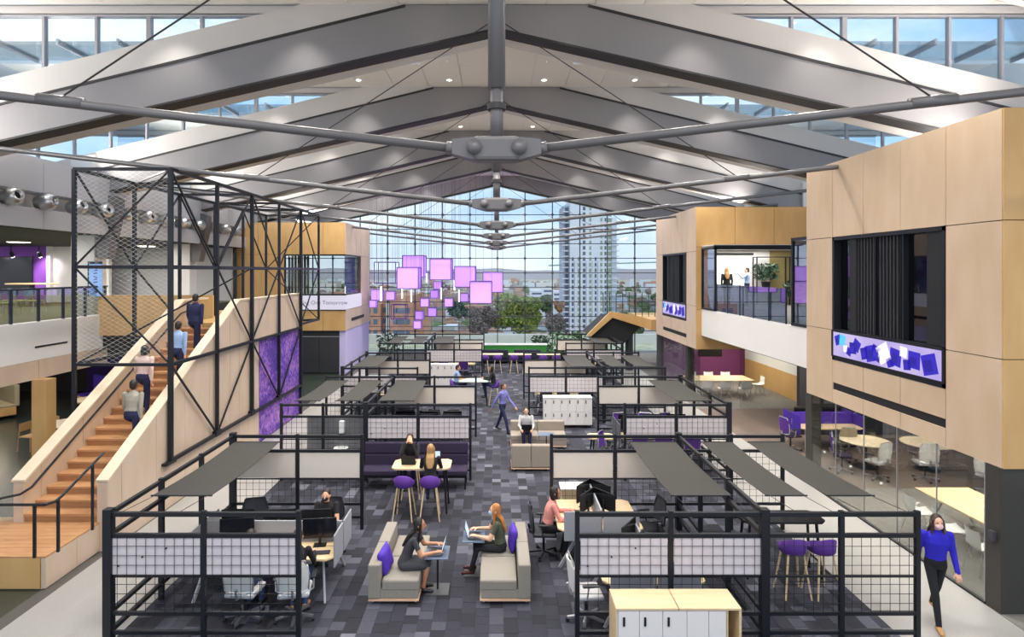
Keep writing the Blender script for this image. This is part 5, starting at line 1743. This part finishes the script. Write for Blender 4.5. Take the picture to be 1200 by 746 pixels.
def person(label, loc, rz, j, shirt, pants, shoe, hair, style='short', skin=SKINM, sleeve=1.0, bare_leg=False, mask=None, vox=.012, wide=1.0, skirt=False, bulk=1.0, cat='person', hscale=1.0):
    """one continuous body surface, coloured by the nearest limb; hair and mask are children"""
    mb = MB()
    segs = []           # (a, b, ra, rb, material index)
    def cap(a, b, ra, rb, m):
        capsule(mb, a, b, ra, rb); segs.append((a, b, ra, rb, m))
    SK, SH, PA, SO = 0, 1, 2, 3
    pv, ch, nk, hd = j['pelvis'], j['chest'], j['neck'], j['head']
    mid = (pv + ch) / 2
    w = wide
    loft(mb, [(pv + V3(0, 0, -.09), .12 * w, .095 * w), (pv, .165 * w, .12 * w), (pv + (mid - pv) * .6, .15 * w, .112 * w), (mid, .138 * w * bulk, .105 * w * bulk), (ch, .168 * w * bulk, .118 * w * bulk), (ch + (nk - ch) * .55, .168 * w * bulk, .1 * w), (nk + V3(0, 0, -.015), .1 * w, .07), (nk + V3(0, 0, .03), .055, .055)])
    segs.append((pv + V3(0, 0, -.07), pv + V3(0, 0, .02), .13, .13, SH if skirt else PA))
    segs.append((mid + V3(0, 0, -.03), ch, .13, .14, SH))
    segs.append((ch, nk + V3(0, 0, -.05), .14, .1, SH))
    for s in (-1, 1):
        segs.append((ch, j['sho', s], .1, .06, SH))
    cap(nk, hd + V3(0, .01, -.06), .052, .05, SK)
    mb.ball(hd, (.074, .092, .108), 16, 12); segs.append((hd + V3(0, 0, -.04), hd + V3(0, 0, .04), .085, .085, SK))
    mb.ball(hd + V3(0, -.035, -.06), (.05, .05, .05), 12, 8)           # jaw
    capsule(mb, hd + V3(0, -.088, .005), hd + V3(0, -.104, -.028), .011, .015, 8)   # nose
    capsule(mb, hd + V3(-.02, -.083, -.055), hd + V3(.02, -.083, -.055), .009, .009, 8)   # lips
    for s in (-1, 1):
        mb.ball(hd + V3(s * .075, .01, -.005), (.014, .022, .032), 8, 6)
        sh, el, wr = j['sho', s], j['elb', s], j['wri', s]
        cap(sh, el, .054 * bulk * w, .043 * bulk, SH)
        if sleeve < 1:      # short sleeve: skin below the cuff
            segs.pop(); q = sh + (el - sh) * .6
            segs.append((sh, q, .055, .047, SH)); segs.append((q, el, .045, .043, SK))
            cap(el, wr, .04, .027, SK)
        else:
            cap(el, wr, .044 * bulk, .032 * bulk, SH)
        # hand: palm, four fingers and a thumb
        d = (wr - el).normalized()
        side = d.cross(V3(0, 0, 1))
        if side.length < .1: side = V3(0, 1, 0)
        side.normalize()
        if side.x * s > 0: side = -side        # thumb side points inwards
        nrm = side.cross(d).normalized()
        if nrm.z > 0: nrm = -nrm               # fingers curl to the palm side
        pe = wr + d * .085
        for k in (-1, 0, 1):
            cap(wr + d * .012 + side * .018 * k, pe + side * .024 * k, .016, .015, SK)
        for k, (o_, l_) in enumerate(((.034, .066), (.012, .078), (-.011, .073), (-.033, .057))):
            a = pe + side * o_
            b = a + (d * .9 + nrm * .35).normalized() * l_ * .55
            c = b + (d * .55 + nrm * .8).normalized() * l_ * .5
            cap(a, b, .0105, .0095, SK); cap(b, c, .0095, .0085, SK)
        a = wr + d * .03 + side * .03
        b = a + (d * .6 + side * .75 + nrm * .2).normalized() * .04
        cap(a, b, .013, .0115, SK); cap(b, b + (d * .9 + side * .2 + nrm * .3).normalized() * .032, .0115, .01, SK)
        hp, kn, an, to = j['hip', s], j['knee', s], j['ankle', s], j['toe', s]
        cap(hp, kn, .082 * w, .058 * w, PA)
        if bare_leg:
            cap(kn, an, .052, .035, SK)
        else:
            cap(kn, an, .058 * w, .042, PA)
        cap(an + V3(0, .03, -.035), to, .042, .034, SO)
        cap(an, an + V3(0, .02, -.03), .038, .042, SO)
    if skirt:
        kn = (j['knee', -1] + j['knee', 1]) / 2
        for s in (-1, 1):
            cap(j['hip', s], j['hip', s] + (j['knee', s] - j['hip', s]) * .85, .095, .078, SH)
        cap(pv + V3(0, -.05, -.01), pv + (kn - pv) * .8, .1, .08, SH)
    me = fused(mb, vox)
    me.name = 'person'
    me.materials.clear()
    for m in (skin, shirt, pants, shoe):
        me.materials.append(m)
    n = len(me.polygons)
    cen = np.empty(n * 3, dtype=np.float32)
    me.polygons.foreach_get('center', cen)
    cen = cen.reshape(-1, 3)
    best = np.full(n, 1e9); idx = np.zeros(n, dtype=np.int32)
    for a, b, ra, rb, m in segs:
        a = np.array(a); b = np.array(b)
        d = b - a
        t = np.clip(((cen - a) @ d) / max(1e-9, d @ d), 0, 1)
        dist = np.linalg.norm(cen - (a + t[:, None] * d), axis=1) - (ra + (rb - ra) * t)
        k = dist < best
        best[k] = dist[k]; idx[k] = m
    me.polygons.foreach_set('material_index', idx)
    o = link('person', me)
    tag(o, label, cat)
    o.location = loc
    o.rotation_euler = (0, 0, rz)
    o.scale = (hscale,) * 3
    # hair
    hb = MB()
    hb.ball(hd + V3(0, .022, .028), (.084, .094, .1), 16, 12)
    hb.ball(hd + V3(0, .05, -.02), (.074, .066, .08), 14, 10)
    if style in ('long', 'bob'):
        ln = .34 if style == 'long' else .13
        back = (pv - nk).normalized()
        p0 = hd + V3(0, .055, -.02)
        p1 = nk + V3(0, .085, .0)
        p2 = nk + (ch - nk).normalized() * (ln - .1) + V3(0, .125, 0)
        if style == 'bob':
            loft(hb, [(hd + V3(0, .04, .02), .084, .07), (hd + V3(0, .04, -.07), .088, .065), (hd + V3(0, .045, -.13), .075, .05)])
        else:
            loft(hb, [(p0 + V3(0, 0, .03), .082, .06), (p0 + V3(0, 0, -.06), .088, .055), (p1, .098, .045), ((p1 + p2) / 2, .1, .04), (p2, .06, .025)])
        for s in (-1, 1):
            capsule(hb, hd + V3(s * .07, -.02, .03), hd + V3(s * .078, -.02, -.09 if style == 'bob' else -.12), .026, .024, 8)
            if style == 'long':
                capsule(hb, hd + V3(s * .078, -.01, -.12), nk + V3(s * .1, -.05, -.2), .026, .016, 8)
    hm = fused(hb, .014, 3)
    hm.name = 'hair'
    hm.materials.clear()
    hm.materials.append(hair)
    link('hair', hm, o)
    for s in (-1, 1):
        MB().ball(hd + V3(s * .03, -.083, .012), (.012, .009, .008), 8, 6).build('eye', mat('eye_dark', '#1c1512', .3), o, True)
    if mask:
        MB().ball(hd + V3(0, -.058, -.042), (.056, .055, .05), 14, 10).build('face_mask', mask, o, True)
    return o
def cloth(n, c, v=.12): return mat('cloth_' + n, c, .9, var=v, vs=40, obj=True)
def hairm(n, c): return mat('hair_' + n, c, .55, var=.35, vs=30, stretch=(3, 3, .4), obj=True)
HB, HBR, HBL, HG, HK = hairm('black', '#15120f'), hairm('brown', '#3d2a20'), hairm('blond', '#b48a56'), hairm('ginger', '#b8773e'), hairm('dark', '#241c18')
C_K, C_N, C_G = cloth('black', '#1b1b1f'), cloth('navy', '#23274a'), cloth('charcoal_dress', '#3f4044')
C_J, C_OL, C_P = cloth('jeans', '#27406e'), cloth('olive', '#4b5140'), cloth('pink_jacket', '#d98f86')
C_B, C_LB, C_GR = cloth('royal_blue', '#2a22b8'), cloth('light_blue', '#8fa8cc'), cloth('pale_grey', '#b5b3b4')
C_BZ, C_PB, C_VB = cloth('grey_blazer', '#9c988a'), cloth('pale_pink', '#e2c3b8'), cloth('violet_blue', '#7f80c4')
SHK, SHT, SHR = mat('shoe_black', '#15151a', .4), mat('shoe_tan', '#b98a55', .5), mat('shoe_dark_red', '#4a1a1c', .4)
MB_, MP, MKK = mat('mask_blue', '#a9c8dc', .8), mat('mask_pink', '#e8c2c4', .8), mat('mask_black', '#1b1b1f', .8)
R = math.radians
person('woman with long black hair in a charcoal dress typing on a laptop', (-1.62, 10.42, -.0), R(90), pose_sit(.4, .38, 'type', .1), C_G, C_G, SHK, HB, 'long', SKIN2, .5, True, None, .0105, .95, True)
person('woman with long ginger hair, olive top and blue mask, typing on a laptop', (.08, 11.05, 0), R(-90), pose_sit(.4, .14, 'type', -.12), C_OL, C_K, SHR, HG, 'long', SKINM, .5, False, MB_, .0105, .95)
person('man in a black shirt and dark mask working behind grey screens', (-3.3, 11.72, 0), 0, pose_sit(.48, .2, 'type', .1), C_K, C_N, SHK, HK, 'short', SKINM, .5, False, MKK, .0115, 1.05)
person('person in blue jeans seated before the pinned boards by the stairs, mostly hidden', (-4.02, 9.62, 0), R(180), pose_sit(.48, .22, 'type', .1), C_N, C_J, SHK, HK, 'short', SKINM, 1, False, None, .013)
person('person in blue jeans with tan shoes seated behind the second pinned board, mostly hidden', (-3.25, 9.62, 0), R(180), pose_sit(.48, .22, 'type', .25), C_K, C_J, SHT, HBR, 'short', SKINM, 1, False, None, .013)
person('woman in black resting her head in both hands at the high table', (-2.1, 14.72, 0), 0, pose_sit(.76, .3, 'face', .12, .3), C_K, C_N, SHK, HBR, 'bob', SKINM, 1, False, None, .0115)
person('woman with long blond hair seen from behind on a purple stool', (-1.5, 13.48, 0), R(180), pose_sit(.77, .16, 'type', .12, .3), C_K, C_N, SHK, HBL, 'long', SKINM, 1, False, None, .0115, .95)
person('man in violet blue shirt walking along the carpet aisle', (.2, 20.6, 0), R(60), pose_stand(.55, .3, .05), C_VB, C_N, SHK, HBR, 'short', SKIN2, 1, False, None, .014)
person('man in a pale grey shirt with laptop on his lap on the tan sofa', (.93, 18.92, 0), 0, pose_sit(.42, .12, 'lap', .05), C_GR, C_N, SHK, HBR, 'short', SKINM, 1, False, None, .014, 1.08)
place('laptop', laptop(LAPS), 'dark laptop on the lap of the man on the tan sofa', 'laptop', (.93, 18.56, .61), 0)
person('woman with black bob and pink jacket working at her desk', (.98, 11.7, 0), R(90), pose_sit(.48, .22, 'type', .12), C_P, C_K, SHK, HB, 'bob', SKIN2, 1, False, None, .0105)
person('woman in a royal blue sweater and pink mask striding past the glass room', (6.98, 9.5, 0), R(-12), pose_stand(.6, .12, .06), C_B, C_K, SHT, HBR, 'long', SKINM, 1, False, MP, .0105, .98, False, 1.12)
def stz(d): return .58 + .165 * (math.floor((d - 11.87) / .3) + 1)
for lab, x, d, sh, pa, ha, st, sk in (('person in a grey blazer climbing the stairs, lowest of the climbers', -8.18, 13.33, C_BZ, C_N, HK, 'short', SKIN3), ('person in a pale pink blouse climbing the stairs behind the lattice', -8.5, 14.3, C_PB, C_N, HK, 'bob', SKIN2),
                                      ('person in a pale blue shirt climbing the stairs by the side wall', -8.22, 15.3, C_LB, C_N, HK, 'short', SKIN2), ('person in navy clothes nearest the top of the stairs', -8.38, 16.5, C_N, C_N, HK, 'short', SKIN2)):
    person(lab, (x, d + .06, stz(d)), R(180), pose_stand(0, .1, .12, .165), sh, pa, SHK, ha, st, sk, 1, False, None, .014, 1.05)
person('fair haired woman in dark clothes before the whiteboard of the balcony room', (10.25, 26.6, 4.02), R(170), pose_stand(0, 0), C_K, C_K, SHK, HBL, 'long', SKINM, 1, False, None, .015)
person('man in a blue shirt pointing at the whiteboard of the balcony room', (11.15, 26.6, 4.02), R(-110), pose_stand(0, 0, 0, 0, 1), C_LB, C_N, SHK, HK, 'short', SKINM, 1, False, None, .015)
person('man in a light blue shirt sitting at the pale high table', (-1.72, 25.1, 0), R(90), pose_sit(.77, .12, 'type', .1, .3), C_LB, C_N, SHK, HK, 'short', SKIN2, .5, False, None, .015)
person('person in dark clothes sitting at the pale high table', (-.12, 24.9, 0), R(-90), pose_sit(.77, .12, 'type', .1, .3), C_K, C_N, SHK, HK, 'bob', SKIN2, 1, False, None, .015)
# ================================================================ outside: terrace, city, trees
GZ = -42
gd = struct('ground')
gm = mat('city_ground', '#c0b2a8', .95, var=.5, vs=.012, c2='#8f8f74')
MB().box(-3000, 45, GZ - 1, 3000, 6000, GZ).build('ground_plane', gm, gd)
tr_ = struct('floor_terrace')
MB().box(-30, 40.9, -1.2, 30, 50, -.5).build('terrace_slab', mat('terrace_gravel', '#e0d6c4', .95, var=.5, vs=1.5, c2='#b4b480'), tr_)
MB().box(-30, 49.6, -.5, 30, 49.9, .35).build('parapet', WHITE, tr_)
MB().box(-30, 49.7, .95, 30, 49.75, 1.0).build('guard_rail', MULLD, tr_)
rnd = random.Random(21)
hill = MB()
n = 60
top = [(-3000 + 6000 * k / n, 8 + 14 * (math.sin(k * .7) * .5 + math.sin(k * 1.9 + 1) * .3 + .6)) for k in range(n + 1)]
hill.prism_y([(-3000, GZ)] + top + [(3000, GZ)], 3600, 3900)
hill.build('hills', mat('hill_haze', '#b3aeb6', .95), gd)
# tower
TD = 330
def tx(x): return (x - VX) * TD / F
def tz(y): return H - (y - VY) * TD / F
tw_ = thing('residential_tower', 'tall white residential tower with dark window columns beyond the glass wall', 'building', (0, TD, 0))
TWH = mat('tower_white', '#d9dbe2', .7, var=.06, vs=.05)
TGL = mat('tower_window', '#4f5d6e', .25)
TGR = mat('tower_green_window', '#8a9a80', .3)
MB().box(tx(668), 0, GZ, tx(712), 26, tz(234)).build('main_block', TWH, tw_)
MB().box(tx(661), 4, GZ, tx(668), 26, tz(240)).build('balcony_block', mat('tower_grey', '#aeb4c2', .7), tw_)
MB().box(tx(712), 3, GZ, tx(724), 26, tz(254)).build('side_block', TWH, tw_)
MB().box(tx(676), 2, tz(234), tx(700), 16, tz(228)).build('roof_plant', TWH, tw_)
fl_h = 3.1
nf = int((tz(236) - GZ) / fl_h)
wins = [MB(), MB()]
slabs = MB()
for k in range(nf):
    z = GZ + k * fl_h
    low = z < tz(305)
    slabs.box(tx(659.5), 1.5, z, tx(668), 5, z + .5)
    if z < tz(258):
        slabs.box(tx(718), 1.0, z, tx(726), 4, z + .5)
    cols = [(670, 672.4), (677, 679), (683, 686), (690.5, 693), (697, 699), (703.5, 706), (708.5, 710.5)]
    for q, (a, b) in enumerate(cols):
        if not low and q in (0, 1, 4):
            continue
        wins[q % 2].box(tx(a), -.15, z + .8, tx(b), .3, z + 2.7)
    wins[0].box(tx(663), 3.8, z + .7, tx(667), 4.2, z + 2.8)
    wins[1].box(tx(714), 2.8, z + .7, tx(718), 3.2, z + 2.8)
tag(wins[0].build('windows', TGL, tw_), kind='stuff')
tag(wins[1].build('windows', TGR, tw_), kind='stuff')
tag(slabs.build('balcony_slabs', TWH, tw_), kind='stuff')
for x in (674.5, 681, 688, 695, 701.5):
    MB().box(tx(x) - .35, -1.0, GZ, tx(x) + .35, .2, tz(305)).build('fin', TWH, tw_)
cr = thing('tower_crane', 'thin tower crane jib standing behind the white tower', 'crane', (0, 345, 0))
cz = H + 14 * 345 / F * .5
MB().bar((30, 0, cz), (95, 0, cz + 2), .7).build('jib', mat('crane_green', '#7f9f8c', .6), cr)
MB().bar((42, 0, GZ), (42, 0, cz + 3), 1.0).build('mast', mat('crane_green'), cr)
# brick building
BD = 95
def bx(x): return (x - VX) * BD / F
def bz(y): return H - (y - VY) * BD / F
BRK = mat('brick_facade', '#b98a70', .9, var=.15, vs=.8, c2='#a3725c')
bb = thing('brick_building', 'terracotta brick apartment building beyond the glass wall near the lanterns', 'building', (0, BD, 0))
for a, b, t_, d in ((424, 446, 356, 0), (446, 456, 352, 2), (457, 484, 346, 0), (484, 494, 356, 3)):
    MB().box(bx(a), d, GZ, bx(b), 14, bz(t_)).build('block', BRK, bb)
MB().box(bx(453), -.3, GZ, bx(456), 2, bz(350)).build('light_strip', mat('pale_stone', '#c9c6c2', .8), bb)
for r in range(10):
    for x in (432, 440, 448.5, 463, 467, 472, 478):
        z = bz(352) - 1.2 - r * 1.75
        w = .32
        MB().box(bx(x) - w, -.06 + (2 if 446 < x < 456 else 0), z - .8, bx(x) + w, .1 + (2 if 446 < x < 456 else 0), z).build('window', TGL, bb)
# big tree and neighbours: leaf clouds on trunks
def city_tree(label, x, y0, y1, wpx, D, m, n, s, seed, key='city_tree'):
    c = px(x, (y0 + y1) / 2, D)
    rx = wpx * D / F / 2
    rz_ = (y1 - y0) * D / F / 2
    t = thing('city_tree', label, 'tree', (c.x, D, GZ))
    rd = random.Random(seed)
    q = MB()
    cz = c.z - GZ
    lobes = [(Vector((rd.uniform(-.65, .65) * rx, rd.uniform(-.6, .6) * rx, rd.uniform(-.6, .6) * rz_)), rd.uniform(.3, .5)) for _ in range(16)]
    for k in range(n):
        lo, lr_ = rd.choice(lobes)
        d = Vector((rd.gauss(0, 1), rd.gauss(0, 1), rd.gauss(0, 1))).normalized() * rd.uniform(.6, 1.0)
        p = lo + Vector((d.x * rx * lr_, d.y * rx * lr_, d.z * rz_ * lr_ * 1.2)) + Vector((0, 0, cz))
        u = Vector((rd.uniform(-1, 1), rd.uniform(-1, 1), rd.uniform(-1, 1))).normalized() * s
        v = u.cross(Vector((rd.uniform(-1, 1), rd.uniform(-1, 1), rd.uniform(-1, 1)))).normalized() * s * .8
        q.add([p - u, p + v, p + u, p - v], [(0, 1, 2, 3)])
    q.build('foliage', m, t)
    MB().cyl((0, 0, 0), (0, 0, cz), rx * .06, rx * .03, 8).build('trunk', mat('bark', '#5a4a3e', .9), t)
city_tree('broad yellow green tree in the middle of the view through the glass wall', 607, 345, 388, 66, 140, TREEY, 11000, .36, 5)
city_tree('small dark green tree behind the shoulder of the yellow green tree', 640, 345, 368, 15, 155, TREEG, 900, .55, 6)
city_tree('bare brownish tree between brick building and yellow green tree', 566, 356, 392, 36, 135, TREEB, 4500, .26, 7)
city_tree('bluish green tree below the lanterns beyond the glass', 538, 352, 372, 26, 160, mat('tree_blue_green', '#5d7468', .8, var=.4, vs=.5), 1200, .5, 8)
city_tree('bare pale tree in front of the white tower', 652, 362, 392, 26, 130, TREEB, 3500, .26, 9)
city_tree('orange autumn tree next to the white tower', 655, 352, 366, 12, 170, mat('tree_orange', '#b98345', .8, var=.4, vs=.5), 700, .5, 10)
city_tree('olive tree at the right of the white tower', 740, 372, 396, 30, 140, TREEG, 1600, .5, 12)
# distant fabric of houses and tree tops, too small to pick apart
HM = [mat('house_%d' % k, c, .8) for k, c in enumerate(('#d8d2cc', '#b98f7c', '#cfd3da', '#a9a4a0'))]
for k, m in enumerate(HM):
    h = MB()
    for q in range(110):
        D = 200 * (12 ** rnd.random())
        x = rnd.uniform(-.3, .34) * D
        w, e, hh = rnd.uniform(5, 16), rnd.uniform(5, 14), rnd.uniform(5, 12 + D * .008)
        h.box(x - w, D, GZ, x + w, D + e, GZ + hh)
    tag(h.build('distant_houses', m), 'pale roofs and walls of distant houses spread to the horizon', 'houses', None, 'stuff')
for k, m in enumerate((TREEB, TREEG, mat('tree_russet', '#9a7660', .9, var=.4, vs=.2))):
    h = MB()
    for q in range(420):
        D = 170 * (13 ** rnd.random())
        x = rnd.uniform(-.3, .34) * D
        r = rnd.uniform(4, 8)
        h.ball((x, D, GZ + r * .8), (r * 1.3, r * 1.3, r * rnd.uniform(.9, 1.4)), 7, 5)
    tag(h.build('distant_trees', m), 'hazy tree tops between the distant houses', 'trees', None, 'stuff')
wh = thing('white_block', 'low white flat roofed block on the plain right of the yellow green tree', 'building', (0, 420, 0))
for a, b, t_ in ((622, 636, 340), (636, 648, 337), (648, 660, 341)):
    MB().box((a - VX) * .6, 0, GZ, (b - VX) * .6, 20, H - (t_ - VY) * .6).build('block', TWH, wh)
    for r in range(3):
        MB().box((a - VX) * .6 + .8, -.1, H - (t_ - VY) * .6 - 3 - r * 3.2, (b - VX) * .6 - .8, .1, H - (t_ - VY) * .6 - 1.6 - r * 3.2).build('window_band', TGL, wh)
bpy.context.view_layer.update()
